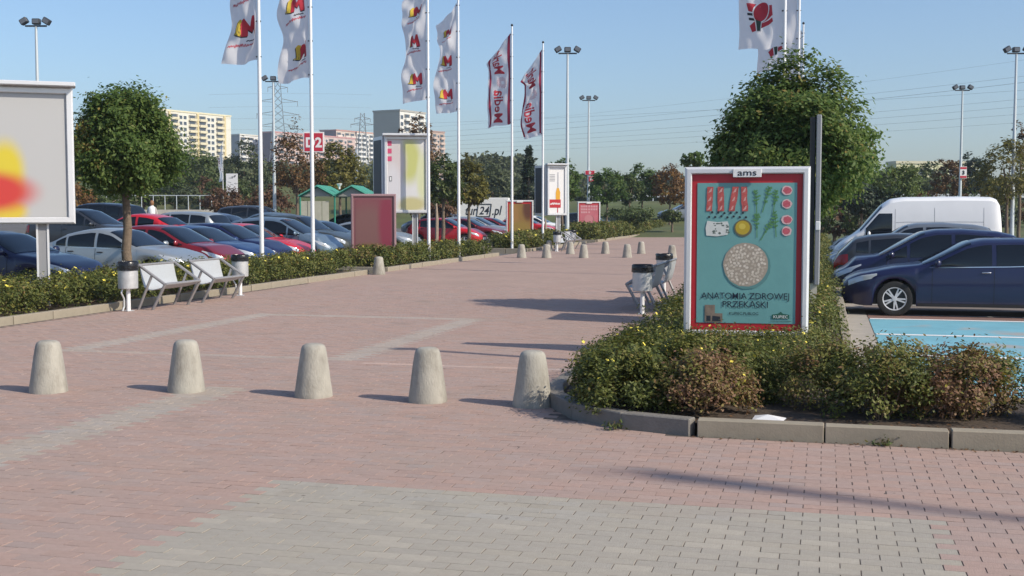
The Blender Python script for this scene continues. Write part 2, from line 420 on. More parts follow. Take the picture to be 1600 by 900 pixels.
# ------------------------------------------------------------------ kerbs
def stone_mesh(L, W, H, dark=False):
    mb = MB(); mb.box((0, 0, H / 2 - .08), (L, W, H + .16), bev=.007)
    return mb.mesh('kerb_stone', M_kerb)
M_kerb_shade = mat('kerb_painted_shade', (.20, .185, .165), .9, noise=.25, scale=6, bump=.6, bscale=50, grime=(.08, .075, .07, .7), gscale=3)  # shaded copy of the kerb concrete: base tone darkened for shade, plus random grime
KS = stone_mesh(.985, .12, .13)
def kerb_run(parent, s, t0, t1, z=0.0, along='t', me=None):
    n = max(1, round(abs(t1 - t0) / 1.0)); st = (t1 - t0) / n; r = random.Random(int(t0 * 10 + s * 7))
    for i in range(n):
        m = t0 + (i + .5) * st
        p = P(s, m, z) if along == 't' else P(m, s, z)
        o = link_mesh('kerb_stone', me or KS, parent, (p.x + r.gauss(0, .004), p.y + r.gauss(0, .004), p.z + r.gauss(0, .004)),
                      (RZ_U if along == 't' else RZ_V) + r.gauss(0, .006))
        o.scale = (abs(st), 1, 1)
kerb_l = tag(empty('kerb'), kind='structure')
for (a, b) in ((2, 31.2), (32.7, 45.0), (50.2, 62.6), (66, 118)): kerb_run(kerb_l, S_L - .06, a, b)
for tt in (31.26, 32.64, 45.06, 50.14, 62.66, 65.94): kerb_run(kerb_l, tt, S_L - 2.1, S_L - .12, along='s')
kerb_run(kerb_l, -15.0, 4, 31, z=-.02); kerb_run(kerb_l, -15.0, 33, 45, z=-.02); kerb_run(kerb_l, -15.0, 50, 62, z=-.02)
kerb_r = tag(empty('kerb'), kind='structure')
KF = stone_mesh(1.0, .13, .135)
edges = [-.95, .02, .93, 1.92, 2.92, 3.92, 4.9, 5.9]
for i in range(len(edges) - 1):
    a, b = edges[i], edges[i + 1]; p = P((a + b) / 2, 9.50)
    o = link_mesh('kerb_stone', KF, kerb_r, (p.x, p.y, (0, -.004, .003, -.006, 0, 0, 0)[i]), RZ_V + (.004, -.006, .012, -.008, 0, 0, 0)[i]); o.scale = ((b - a) * (.994, .985, .975, .99, .99, .99, .99)[i], 1, 1)
cc = [P(-1.0, 9.50), P(-1.55, 9.66), P(-2.02, 10.02), P(-2.32, 10.55), P(-2.46, 11.15), P(-2.48, 11.8)]
for i in range(len(cc) - 1):
    a, b = cc[i], cc[i + 1]; mb = MB(); d = b - a; n2 = Vector((-d.y, d.x, 0)).normalized()
    L = d.length + .02; mb.box((0, 0, .0), (L, .13, .27), bev=.009)
    mm = (a + b) / 2
    mb.build('kerb_stone', M_kerb_shade, kerb_r, (mm.x, mm.y, 0), math.atan2(d.y, d.x))
kerb_run(kerb_r, S_R - .02, 11.8, 60.8); kerb_run(kerb_r, .30, 11.6, 60.6, z=-.03); kerb_run(kerb_r, 11.45, .4, 6.4, z=-.03, along='s')

# planting beds
M_bed = M_soil
def bed(name, poly, z):
    return sheet(name, poly, z, M_bed)
bed('planting_bed', [P(S_L - .1, 2), P(S_L - .1, 31.2), P(-14.95, 31.2), P(-14.95, 2)], .06)
bed('planting_bed', [P(S_L - .1, 32.7), P(S_L - .1, 45), P(-14.95, 45), P(-14.95, 32.7)], .06)
bed('planting_bed', [P(S_L - .1, 50.2), P(S_L - .1, 62.6), P(-14.95, 62.6), P(-14.95, 50.2)], .06)
bed('planting_bed', [P(S_L - .1, 66), P(S_L - .1, 118), P(-14.95, 118), P(-14.95, 66)], .06)
bed('planting_bed', [P(-.95, 9.55), P(5.9, 9.55), P(5.9, 11.4), P(.26, 11.4), P(.26, 60.5), P(-2.42, 60.5), P(-2.42, 11.8), P(-2.27, 10.55), P(-1.98, 10.06), P(-1.53, 9.71)], .085)

# ------------------------------------------------------------------ foliage
def leaf_cloud(name, pos, size, m, parent=None, up=.35, asp=.55, seed=0, v=None, outward=None, droop=0.0):
    r = np.random.default_rng(seed); N = len(pos)
    nrm = r.normal(size=(N, 3)); nrm /= np.linalg.norm(nrm, axis=1, keepdims=True)
    nrm[:, 2] = np.abs(nrm[:, 2]) * .6 + up
    if outward is not None: nrm += outward * .8
    nrm /= np.linalg.norm(nrm, axis=1, keepdims=True)
    a = r.normal(size=(N, 3)); a -= nrm * (a * nrm).sum(1, keepdims=True); a /= np.linalg.norm(a, axis=1, keepdims=True)
    if droop: a[:, 2] -= droop; a /= np.linalg.norm(a, axis=1, keepdims=True)
    b = np.cross(nrm, a); b /= np.linalg.norm(b, axis=1, keepdims=True) + 1e-9
    s = np.asarray(size) * r.uniform(.65, 1.35, N); s = s[:, None]
    co = np.empty((N, 4, 3), np.float32)
    co[:, 0] = pos - a * s * .5; co[:, 1] = pos + b * s * asp * .5 + a * s * .05; co[:, 2] = pos + a * s * .5; co[:, 3] = pos - b * s * asp * .5 + a * s * .05
    if v is None: v = r.uniform(0, 1, N)
    me = np_mesh(name, co.reshape(-1, 3), np.arange(4 * N).reshape(N, 4), [m], {'v': np.repeat(v, 4)})
    return link_mesh(name, me, parent)
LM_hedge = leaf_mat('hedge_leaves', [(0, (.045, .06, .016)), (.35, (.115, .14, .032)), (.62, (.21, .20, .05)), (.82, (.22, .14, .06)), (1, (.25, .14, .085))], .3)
LM_ball = leaf_mat('acacia_leaves', [(0, (.045, .085, .022)), (.45, (.11, .18, .045)), (.8, (.18, .24, .06)), (.95, (.23, .25, .07)), (1, (.32, .24, .07))], .48)
LM_mid = leaf_mat('mid_green_leaves', [(0, (.04, .065, .02)), (.6, (.10, .135, .04)), (1, (.18, .17, .05))], .3)
LM_yel = leaf_mat('yellow_green_leaves', [(0, (.07, .075, .018)), (.5, (.17, .16, .035)), (.85, (.26, .21, .05)), (1, (.29, .17, .05))], .35)
LM_brown = leaf_mat('brown_autumn_leaves', [(0, (.06, .035, .015)), (.5, (.16, .09, .035)), (.85, (.25, .14, .05)), (1, (.14, .14, .04))], .3)
LM_orange = leaf_mat('orange_autumn_leaves', [(0, (.09, .04, .012)), (.5, (.21, .11, .03)), (.85, (.30, .17, .04)), (1, (.16, .15, .04))], .3)
LM_green = leaf_mat('fresh_green_leaves', [(0, (.05, .08, .02)), (.5, (.12, .17, .04)), (1, (.22, .22, .06))], .35)
LM_con = leaf_mat('conifer_needles', [(0, (.012, .024, .014)), (.6, (.03, .05, .026)), (1, (.06, .075, .035))], .1)
LM_far = leaf_mat('far_leaves', [(0, (.06, .08, .042)), (.6, (.11, .13, .06)), (1, (.17, .165, .075))], .3)
LM_rust = leaf_mat('rusty_leaves', [(0, (.07, .035, .02)), (.5, (.14, .075, .04)), (1, (.2, .12, .06))], .2)
M_flower = mat('yellow_petals', (.85, .72, .10), .6)
def hedge(name, label, lines, h, count, leaf, seed, zb=.06, flowers=60, flow=(0, 1), rust=None, twigs=40, fsize=.03, gaps=None, mat_=None, group=None):
    """lines: [(s0,t0,s1,t1,halfwidth)] runs of shrubs; rounded lumpy tops built of clustered leaves."""
    r = np.random.default_rng(seed); c = P((lines[0][0] + lines[0][2]) / 2, (lines[0][1] + lines[0][3]) / 2)
    root = empty(name, (c.x, c.y, zb), 0, label, 'hedge', group)
    tot = sum(math.hypot(l[2] - l[0], l[3] - l[1]) for l in lines)
    cl, nm, vv, ups = [], [], [], []
    tw = MB()
    for (s0, t0, s1, t1, hw) in lines:
        L = math.hypot(s1 - s0, t1 - t0); ns = max(2, int(L / .48)); d = np.array([(s1 - s0) / L, (t1 - t0) / L]); nn = np.array([-d[1], d[0]])
        rows = max(1, int(round(hw * 2 / .8)))
        for k in range(ns):
            for rw in range(rows):
                f = (k + .5 + r.uniform(-.2, .2)) / ns; off = ((rw + .5) / rows * 2 - 1) * hw * .92 if rows > 1 else 0
                cs, ct_ = np.array([s0, t0]) + d * L * f + nn * (off + r.uniform(-.08, .08))
                if gaps and gaps(cs, ct_): continue
                rr = r.uniform(.43, .55) if rows > 1 else hw * r.uniform(.85, 1.1); hh = h * r.uniform(.86, 1.12)
                tone = r.normal(0, .07); ncl = int(64 * rr / .5)
                rus = rust(cs, ct_) if rust else 0
                th = r.uniform(0, 2 * math.pi, ncl); zz = r.uniform(0, 1, ncl) ** .75; ph = zz * 1.5
                rad = rr * (1 - np.clip(zz - .45, 0, 1) ** 2 * 2.1) * r.uniform(.75, 1.08, ncl) ** .6
                ins = r.uniform(0, 1, ncl) < .22; rad = np.where(ins, rad * r.uniform(.1, .8, ncl), rad)
                S_ = cs + rad * np.cos(th); T_ = ct_ + rad * np.sin(th); Z_ = .05 + hh * zz * (1 - .12 * (rad / rr) ** 2)
                X_ = S_ * CA + T_ * SA - c.x; Y_ = -S_ * SA + T_ * CA - c.y
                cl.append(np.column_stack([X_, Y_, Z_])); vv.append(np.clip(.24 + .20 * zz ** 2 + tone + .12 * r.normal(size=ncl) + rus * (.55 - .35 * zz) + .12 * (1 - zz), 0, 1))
                o3 = np.column_stack([np.cos(th) * CA + np.sin(th) * SA, -np.cos(th) * SA + np.sin(th) * CA, zz * .9]); nm.append(o3)
                cx, cy = cs * CA + ct_ * SA - c.x, -cs * SA + ct_ * CA - c.y
                for q_ in range(int(twigs / 10)):
                    a_ = r.uniform(0, 6.28); e_ = rr * r.uniform(.3, .95)
                    pz = hh * r.uniform(.45, .98)
                    b0 = Vector((cx + .08 * math.cos(a_), cy + .08 * math.sin(a_), 0)); b2 = Vector((cx + e_ * math.cos(a_), cy + e_ * math.sin(a_), pz))
                    b1 = (b0 + b2) / 2 + Vector((0, 0, -.06)); tw.path([b0, b1, b2], [.007, .005, .002], 4)
    cl = np.concatenate(cl); vv = np.concatenate(vv); nm = np.concatenate(nm)
    per = max(4, count // len(cl)); N = len(cl) * per
    pos = np.repeat(cl, per, 0) + r.normal(0, 1, (N, 3)) * np.array([.05, .05, .05]) * 1.1
    pos[:, 2] = np.maximum(pos[:, 2], .01)
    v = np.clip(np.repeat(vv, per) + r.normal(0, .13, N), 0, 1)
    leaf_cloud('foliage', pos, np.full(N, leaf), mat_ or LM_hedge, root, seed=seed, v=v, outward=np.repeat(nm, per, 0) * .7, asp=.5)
    if tw.v: tw.build('twigs', M_branch, root)['kind'] = 'stuff'
    if flowers:
        top = cl[(nm[:, 2] > .45)]; pk = top[r.integers(0, len(top), flowers)] + r.normal(0, .04, (flowers, 3)) + np.array([0, -.02, .06])
        fb = MB()
        for p in pk:
            R = Matrix.Rotation(r.uniform(0, 6), 3, 'Z') @ Matrix.Rotation(r.uniform(.2, 1.1), 3, 'X')
            rr = fsize * r.uniform(.35, .6)
            for w in range(5):
                a = w * 2 * math.pi / 5
                fb.add([Vector(p), Vector(p) + R @ Vector((math.cos(a - .55) * rr, math.sin(a - .55) * rr, .004)), Vector(p) + R @ Vector((math.cos(a) * rr * 1.35, math.sin(a) * rr * 1.35, .002)), Vector(p) + R @ Vector((math.cos(a + .55) * rr, math.sin(a + .55) * rr, .004))], [(0, 1, 2, 3)])
        fo = fb.build('flowers', M_flower, root, fix=False); fo['kind'] = 'stuff'
    return root
def rustf(s, t):
    return 1.0 if (s > .55 and t < 11) or (-1.15 < s < -.95 and t < 10.3) else (.2 if s > -.1 and t < 11 else 0)
hedge('hedge', 'low shrub hedge with yellow flowers wrapping the kerbed corner below the teal poster', [(-1.80, 10.22, -.80, 9.98, .42), (-2.02, 10.9, -.45, 10.85, .40)], .47, 60000, .036, 11, .085, 90, rust=rustf, twigs=70)
hedge('hedge', 'browning shrub hedge on the front kerb beside the blue parking bays', [(-.25, 10.65, 1.65, 10.6, .42), (.15, 10.25, 1.5, 10.2, .36), (2.0, 10.35, 5.6, 10.3, .5)], .50, 90000, .036, 12, .085, 40, rust=rustf, twigs=110)
hedge('hedge', 'long clipped shrub hedge running back behind the teal poster to the bench', [(-1.2, 11.5, -1.2, 15.5, 1.25)], .21, 60000, .036, 13, .085, 150, twigs=30)
hedge('hedge', 'clipped hedge below the ball-shaped tree beside the navy parked estate car', [(-1.08, 15.5, -1.08, 34, 1.28)], .42, 80000, .05, 14, .085, 120, twigs=20, fsize=.04)
hedge('hedge', 'far clipped hedge along the row of cars and the white van', [(-1.08, 34, -1.08, 60, 1.28)], .5, 26000, .085, 15, .085, 30, twigs=0, fsize=.05)
hedge('hedge', 'flowering hedge under the large blurred billboard behind the double bench', [(-13.5, 12, -13.5, 21.3, .98)], .48, 55000, .055, 16, .06, 170, twigs=20, fsize=.055)
hedge('hedge', 'clipped hedge around the feet of the two tall logo flagpoles', [(-13.5, 21.3, -13.5, 31, .95)], .50, 45000, .062, 17, .06, 170, twigs=20, fsize=.06)
hedge('hedge', 'hedge below the V-shaped billboard and the blurred red poster case', [(-13.5, 33, -13.5, 44.8, .95)], .50, 42000, .075, 18, .06, 40, twigs=10, fsize=.07)
hedge('hedge', 'short hedge with a yellow-green end in front of the brown poster case', [(-13.5, 50.5, -13.5, 62.4, .95)], .62, 26000, .10, 19, .06, 60, twigs=0, fsize=.09)
hedge('hedge', 'farthest hedge curving along the promenade under the row of round trees', [(-13.4, 66.2, -13.4, 117, 1.1)], .85, 40000, .14, 20, .06, 30, twigs=0, fsize=.1)
# small weeds and litter leaves at the kerb
r = np.random.default_rng(5)
lp = []
for _ in range(170):
    s = r.uniform(-1.0, 4); lp.append(P(s, 9.42 - abs(r.normal(0, .035)), .008))
for _ in range(900):
    s = r.uniform(-1.2, 5.6); lp.append(P(s, 9.62 + abs(r.normal(0, .16)), .095))
tag(leaf_cloud('fallen_leaves', np.array([list(p) for p in lp]), np.full(len(lp), .03), LM_rust, None, up=1.5, seed=9), 'dry fallen leaves and litter scattered along the front kerb', 'leaves', kind='stuff')
for (s, t, n_, lab) in ((-1.62, 9.56, 60, 'small green weed growing at the dark corner kerb'), (.47, 9.40, 55, 'small pale weed at the foot of the front kerb stones')):
    p = P(s, t); rt = empty('weed', (p.x, p.y, 0), 0, lab, 'weed')
    k = r.normal(0, 1, (n_, 3)) * np.array([.045, .03, .03]); k[:, 2] = np.abs(k[:, 2]) + .012
    leaf_cloud('leaves', k, np.full(n_, .035), LM_mid, rt, seed=int(s * 10 + 40))
    tb = MB()
    for w in range(5): tb.tube((0, 0, 0), (r.normal(0, .04), r.normal(0, .03), .07), .003, .001, 4)
    tb.build('stem', M_branch, rt)

# ------------------------------------------------------------------ trees
def crown_points(r, rx, ry, rz, n_cl, per, spread, shape='ball', gap=.0):
    d = r.normal(size=(n_cl, 3)); d /= np.linalg.norm(d, axis=1, keepdims=True)
    k = r.uniform(.35, 1, n_cl) ** .4 * np.where(r.uniform(0, 1, n_cl) < .1, 1.1, 1.0)
    ph = r.uniform(0, 6.28, 9); fr = r.uniform(1.5, 4, (9, 3))
    lump = 1 + .13 * sum(np.sin((d * fr[i] * 1.6).sum(1) + ph[i]) for i in range(9)) / 2.2
    p = d * (k * lump)[:, None]
    if shape == 'ball':
        p[:, :2] *= (1.05 - .15 * p[:, 2:3])
        p[:, 2] = np.where(p[:, 2] < 0, p[:, 2] * .82, p[:, 2]); 
    if shape == 'cone':
        z = r.uniform(0, 1, n_cl) ** 1.25; a = r.uniform(0, 6.28, n_cl); rad = (1 - z) * r.uniform(.45, 1.05, n_cl) * (1 + .18 * np.sin(a * 5 + z * 20)) + .04
        p = np.column_stack([np.cos(a) * rad, np.sin(a) * rad, z * 2 - 1]); d = np.column_stack([np.cos(a), np.sin(a), np.full(n_cl, .3)])
    c = p * np.array([rx, ry, rz]); N = n_cl * per
    pos = np.repeat(c, per, 0) + r.normal(0, spread, (N, 3)) * np.array([1, 1, .75])
    return c, pos, np.repeat(d, per, 0), k
def tree(name, label, loc, trunk_h, rx, rz, m, n_cl, per, leaf, seed, trunk_r=.07, cat='tree', group=None, shape='ball', spread=.12, ry=None, tone=.4, patch=None, asp=.5, limbs=8, rough=1.0):
    r = np.random.default_rng(seed); root = empty(name, loc, 0, label, cat, group); ry = ry or rx
    cz = trunk_h + rz * .82 if shape != 'cone' else trunk_h + rz
    c, pos, d, k = crown_points(r, rx, ry, rz, n_cl, per, spread, shape)
    pos[:, 2] += cz; c[:, 2] += cz
    tv = np.clip(tone + r.normal(0, .12, n_cl), 0, 1)
    if patch is not None:
        pc = np.array(patch[:3]); tv = np.where(np.linalg.norm(c - pc, axis=1) < patch[3], np.clip(tv + patch[4], 0, 1), tv)
    v = np.clip(np.repeat(tv, per) + r.normal(0, .15, len(pos)), 0, 1)
    leaf_cloud('crown', pos, np.full(len(pos), leaf), m, root, seed=seed, v=v, outward=d, asp=asp, droop=.25)
    tb = MB(); n = 6; pts, rs = [], []
    for i in range(n + 1):
        f = i / n; h = (trunk_h + rz * (.55 if shape != 'cone' else 1.5)) * f
        pts.append(Vector((r.normal(0, .012) * (i > 0) * trunk_h / 2, r.normal(0, .012) * (i > 0) * trunk_h / 2, h))); rs.append(trunk_r * (1.18 - .62 * f))
    pts[0].z = -.12
    tb.path(pts, rs, 10)
    for i in range(limbs):
        q_ = c[int(r.integers(len(c)))]; b0 = pts[-1] * .0 + Vector((pts[-2].x, pts[-2].y, trunk_h * r.uniform(.92, 1.08)))
        b2 = Vector(q_) * .8 + b0 * .2; b1 = b0.lerp(b2, .5) + Vector((0, 0, .12 * rz)); tb.path([b0, b1, b2], [trunk_r * .5, trunk_r * .32, trunk_r * .12], 6)
    tb.build('trunk', M_bark, root, smooth=50)
    return root
pL = P(-13.65, 21.6, .05)
tree('ball_tree', 'round dark green ball-crowned tree behind the double bench and bins', pL, 2.10, .92, 1.13, LM_ball, 640, 74, .085, 31, .10, spread=.115, tone=.52, patch=(-.85, -.5, 3.3, .5, .45), limbs=14)
pR = P(-.58, 21.2, .07)
tree('ball_tree', 'large round leafy tree rising behind the teal poster case', pR, 1.66, 1.17, 1.25, LM_ball, 1050, 74, .088, 32, .11, spread=.12, tone=.60, limbs=14)
def crown_tree(px, top, bot, wpx, Y, m, lab, seed, n_cl=150, per=26, leaf=.3, shape='ball', zb=None, tone=.4, cat='tree', group=None, spread=None, name='broadleaf_tree', trunk_r=.09):
    z1, z0 = zat(top, Y), zat(bot, Y); x = far(px, Y).x; gz = terrain(x, Y) if zb is None else (lotz(x * CA - Y * SA) if zb == LZ else zb)
    rz = max(.3, (z1 - z0) / 2); rx = wpx / F * Y / 2
    th = max(.25, z0 - gz + (rz * .12 if shape != 'cone' else 0))
    return tree(name, lab, (x, Y, gz), th, rx, rz * (1.08 if shape != 'cone' else 1), m, n_cl, per, leaf, seed, trunk_r, cat, group, shape, spread or rx * .10, tone=tone, limbs=6)
TREES = [
 (465, 205, 312, 76, 70, LM_brown, 'rust brown autumn tree with thinning leaves left of the green-roofed shelter', 41, 170, 20, .17, 'ball', LZ),
 (532, 226, 312, 70, 72, LM_yel, 'yellow-green bushy tree rising behind the green-roofed shelter', 42, 190, 24, .20, 'ball', LZ),
 (655, 196, 285, 62, 74, LM_brown, 'brownish tree top showing above the V-shaped billboard', 43, 120, 22, .18, 'ball', LZ),
 (693, 246, 322, 62, 58, LM_mid, 'fresh green tree right of the V-shaped billboard behind the flagpoles', 44, 170, 26, .16, 'ball', LZ),
 (733, 252, 326, 56, 60, LM_yel, 'olive green tree left of the white van with black lettering', 45, 150, 24, .17, 'ball', LZ),
 (826, 232, 332, 44, 78, LM_con, 'dark conical pine behind the brown poster case', 46, 210, 26, .16, 'cone', LZ),
 (878, 252, 318, 56, 72, LM_ball, 'round tree overhanging the orange bottle billboard', 47, 150, 26, .19, 'ball', LZ),
 (948, 266, 320, 52, 86, LM_ball, 'round green tree right of the pink poster case', 48, 130, 24, .22, 'ball', LZ),
 (983, 276, 318, 40, 92, LM_mid, 'small yellowish round tree in the row of promenade trees', 49, 100, 22, .22, 'ball', LZ),
 (1003, 262, 318, 52, 97, LM_ball, 'broad green round tree beside the orange tree', 50, 130, 24, .25, 'ball', LZ),
 (1046, 260, 322, 50, 95, LM_orange, 'orange autumn tree at the end of the promenade row', 51, 140, 24, .22, 'ball', LZ),
 (1396, 258, 330, 86, 70, LM_green, 'bright green spreading tree just right of the big ball tree', 52, 170, 26, .19, 'ball', RZL),
 (1482, 250, 318, 46, 88, LM_brown, 'reddish brown tree beside the numbered lamp post', 53, 110, 22, .22, 'ball', RZL),
 (1518, 248, 318, 52, 110, LM_con, 'dark broad pine behind the white van', 54, 150, 24, .3, 'ball', None),
 (1572, 222, 326, 92, 62, LM_yel, 'yellowing maple over the rear of the white van', 55, 190, 22, .17, 'ball', RZL),
 (1592, 196, 262, 40, 64, LM_brown, 'loose treetop with thin brown leaves at the picture edge behind the maple', 56, 60, 20, .15, 'ball', RZL),
 (1083, 238, 262, 34, 60, LM_ball, 'leafy tree edge peeping out left of the big ball tree', 57, 60, 22, .15, 'ball', RZL),
 (1440, 262, 320, 70, 120, LM_mid, 'dull green tree far behind the white van roof', 58, 110, 22, .34, 'ball', None),
 (1345, 290, 340, 60, 62, LM_con, 'dark shrubby tree shading the far grey cars', 59, 110, 22, .2, 'ball', RZL),
 (770, 262, 318, 60, 120, LM_far, 'pale green far tree between the twin banner poles', 60, 110, 22, .32, 'ball', None),
 (612, 250, 330, 60, 100, LM_far, 'grey-green far tree left of the V-shaped billboard', 61, 110, 22, .28, 'ball', None),
 (385, 228, 322, 70, 105, LM_far, 'dark green tree below the white apartment block', 62, 150, 22, .28, 'ball', None),
 (300, 248, 318, 90, 110, LM_mid, 'wide green tree at the foot of the yellow apartment block', 63, 150, 22, .3, 'ball', None),
 (352, 296, 334, 62, 84, LM_rust, 'low reddish shrub beside the white board on legs', 64, 110, 22, .2, 'ball', None),
 (425, 294, 334, 66, 80, LM_rust, 'low dark red shrub behind the dark SUV', 65, 110, 22, .2, 'ball', None),
 (120, 290, 330, 60, 78, LM_orange, 'orange shrub half hidden behind the large blurred billboard', 66, 90, 22, .2, 'ball', None),
 (168, 296, 330, 70, 80, LM_mid, 'green shrub behind the ball-tree trunk in the car park', 67, 90, 22, .2, 'ball', None),
 (676, 312, 338, 70, 76, LM_rust, 'reddish shrub border behind the red hatchback', 68, 110, 22, .2, 'ball', None),
 (985, 326, 344, 70, 82, LM_mid, 'low bright green shrub under the round promenade trees', 69, 90, 24, .2, 'ball', LZ),
 (1050, 330, 346, 36, 84, LM_mid, 'low green shrub under the orange tree', 70, 60, 24, .2, 'ball', LZ),
]
for (px, tp, bt_, w, Y, m, lab, sd_, nc, pr, lf, shp, zb) in TREES:
    crown_tree(px, tp, bt_, w, Y, m, lab, sd_, nc, pr, lf, shp, zb)
rs_ = random.Random(12)
for k in range(9):
    px = 1262 + k * 22 + rs_.uniform(-6, 6); crown_tree(px, 300 + rs_.uniform(-8, 8), 378, 46, 66 + rs_.uniform(-3, 5), (LM_con, LM_mid, LM_rust)[k % 3], '%s shrub from the left in the row behind the far cars of the right lot' % ('first', 'second', 'third', 'fourth', 'fifth', 'sixth', 'seventh', 'eighth', 'ninth')[k], 200 + k, 60, 22, .2, 'ball', RZL, name='shrub', cat='shrub', group='shrubs behind the right lot')
for k in range(8):
    px = 1430 + k * 26 + rs_.uniform(-6, 6); crown_tree(px, 302 + rs_.uniform(-6, 6), 362, 48, 92 + rs_.uniform(-3, 5), (LM_mid, LM_brown, LM_con)[k % 3], '%s shrub from the left in the row below the guard rail' % ('first', 'second', 'third', 'fourth', 'fifth', 'sixth', 'seventh', 'eighth')[k], 220 + k, 60, 20, .24, 'ball', RZL, name='shrub', cat='shrub', group='shrubs below the guard rail')
for k in range(9):
    px = 178 + k * 24 + rs_.uniform(-6, 6); crown_tree(px, 288 + rs_.uniform(-12, 10), 322, 44, 98 + rs_.uniform(-2, 8), (LM_mid, LM_far, LM_rust, LM_mid)[k % 4], '%s bush from the left on the bank behind the railing' % ('first', 'second', 'third', 'fourth', 'fifth', 'sixth', 'seventh', 'eighth', 'ninth')[k], 240 + k, 60, 20, .24, 'ball', None, name='shrub', cat='shrub', group='bushes on the left bank')
# the far wood reads as one mass
r = np.random.default_rng(77); pts = []; vv = []
for (px0, px1, Y, top, n_) in ((-80, 440, 150, 262, 46), (480, 640, 170, 262, 18), (700, 820, 190, 248, 22), (820, 1110, 210, 278, 40), (1320, 1700, 170, 286, 46), (700, 1110, 150, 300, 40), (-120, 300, 130, 290, 30), (330, 640, 128, 282, 30)):
    for k in range(n_):
        px = r.uniform(px0, px1); Yk = Y + r.uniform(-10, 14); x = far(px, Yk).x; zt = zat(top + r.normal(0, 5), Yk); z0 = terrain(x, Yk)
        hh = max(1.5, zt - z0); w = r.uniform(2.0, 3.6); d = r.normal(size=(110, 3)); d /= np.linalg.norm(d, axis=1, keepdims=True)
        c = d * (r.uniform(.5, 1, 110) ** .4)[:, None] * np.array([w, w, hh / 2]) + np.array([x, Yk, z0 + hh / 2])
        p = np.repeat(c, 7, 0) + r.normal(0, .35, (770, 3)); pts.append(p); vv.append(np.clip(r.uniform(.1, .75) + r.normal(0, .15, 770), 0, 1))
tag(leaf_cloud('far_wood', np.concatenate(pts), np.full(sum(map(len, pts)), .75), LM_far, None, seed=3, v=np.concatenate(vv)), 'distant wood of grey-green trees below the apartment blocks', 'wood', kind='stuff')
# ------------------------------------------------------------------ buildings far behind
M_pane = mat('window_pane', (.06, .075, .09), .12)
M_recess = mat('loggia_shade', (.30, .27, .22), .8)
def block(label, px, Y, top, L, W, zb, sh, wallc, endc, cols, balc, roofc=None, winc=None, end_panel=None, ang=60):
    """slab block; nearest corner at px; facade runs away to the right, end wall to the left."""
    c = far(px, Y); z1 = zat(top, Y); H = z1 - zb
    root = empty('apartment_block', (c.x, c.y, zb), RAD(ang), label, 'building', 'apartment blocks on the skyline')
    mw = mat('wall_%s' % label[:14], wallc, .85, noise=.05, scale=.08); me_ = mat('end_%s' % label[:14], endc, .85, noise=.07, scale=.1)  # end wall colour is set darker than the facade, shade included
    mb = MB(); mb.add([(0, 0, 0), (L, 0, 0), (L, W, 0), (0, W, 0), (0, 0, H), (L, 0, H), (L, W, H), (0, W, H)],
                      [(0, 1, 5, 4), (1, 2, 6, 5), (2, 3, 7, 6), (4, 5, 6, 7)], 0)
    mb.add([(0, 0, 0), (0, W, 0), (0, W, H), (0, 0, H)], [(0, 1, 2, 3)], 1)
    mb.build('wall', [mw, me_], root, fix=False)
    rb = MB(); rb.box((L / 2, W / 2, H + .35), (L + .5, W + .5, .7)); rb.build('roof', mat('roof_%s' % label[:14], roofc or wallc, .8), root)
    pw = MB().box((0, 0, 0), (1.7, .12, 1.45)).mesh('window', M_pane)
    pf = MB().box((0, 0, 0), (2.0, .08, 1.7)).mesh('frame', M_white)
    bm_ = {}
    n = int(H / sh)
    for k in range(n):
        z = H - 1.1 - (k + .5) * sh + .2
        if z < 1: break
        x = 0
        for (kind, w) in cols:
            x0 = x; x += w
            if x > L: break
            if kind == 'w':
                o = link_mesh('window', pw, root, (x0 + w / 2, -.08, z))
                link_mesh('frame', pf, o, (0, .05, 0))
            elif kind == 'b':
                key = (w,)
                if key not in bm_:
                    a = MB(); a.box((0, 0, 0), (w * .86, .3, sh * .40)); a.box((0, .4, -sh * .2), (w * .9, 1.0, .18))
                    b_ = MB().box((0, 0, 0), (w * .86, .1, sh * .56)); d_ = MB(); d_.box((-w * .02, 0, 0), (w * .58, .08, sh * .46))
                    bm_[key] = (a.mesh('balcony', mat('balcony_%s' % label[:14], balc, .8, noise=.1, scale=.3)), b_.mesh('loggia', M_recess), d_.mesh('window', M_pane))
                a, b_, d_ = bm_[key]
                o = link_mesh('balcony', a, root, (x0 + w / 2, -.95, z - sh * .27))
                link_mesh('loggia', b_, o, (0, .90, sh * .48)); link_mesh('pane', d_, o, (0, .80, sh * .46))
    x = 0; st = MB()
    for (kind, w) in cols:
        if kind == 's' and x + w < L: st.box((x + w / 2, -.25, H / 2), (w, .5, H))
        x += w
    if st.v: st.build('stair_bay', mat('stripe_%s' % label[:14], winc or balc, .8), root)
    if end_panel:
        eb = MB(); eb.box((-.06, W * .5, H - end_panel[1] / 2 - 2), (.12, W * .62, end_panel[1])); eb.build('end_panel', mat('endpanel_%s' % label[:14], end_panel[0], .8), root)
    return root
sec = [('b', 5.2), ('s', 1.1), ('b', 5.2), ('w', 2.6), ('w', 2.6), ('x', .6)]
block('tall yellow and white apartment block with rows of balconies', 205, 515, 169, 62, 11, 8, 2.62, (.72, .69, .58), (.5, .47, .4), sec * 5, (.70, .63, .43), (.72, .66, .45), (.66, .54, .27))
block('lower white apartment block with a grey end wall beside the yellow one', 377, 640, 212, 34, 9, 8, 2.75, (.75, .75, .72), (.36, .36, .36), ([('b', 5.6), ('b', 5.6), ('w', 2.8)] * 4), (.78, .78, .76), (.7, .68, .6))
block('pink topped apartment block with a dark purple end wall', 430, 640, 208, 70, 10, 8, 2.75, (.58, .44, .40), (.16, .12, .14), ([('w', 3), ('b', 5.5), ('w', 3), ('b', 5.5)] * 6), (.66, .46, .38), (.55, .28, .26))
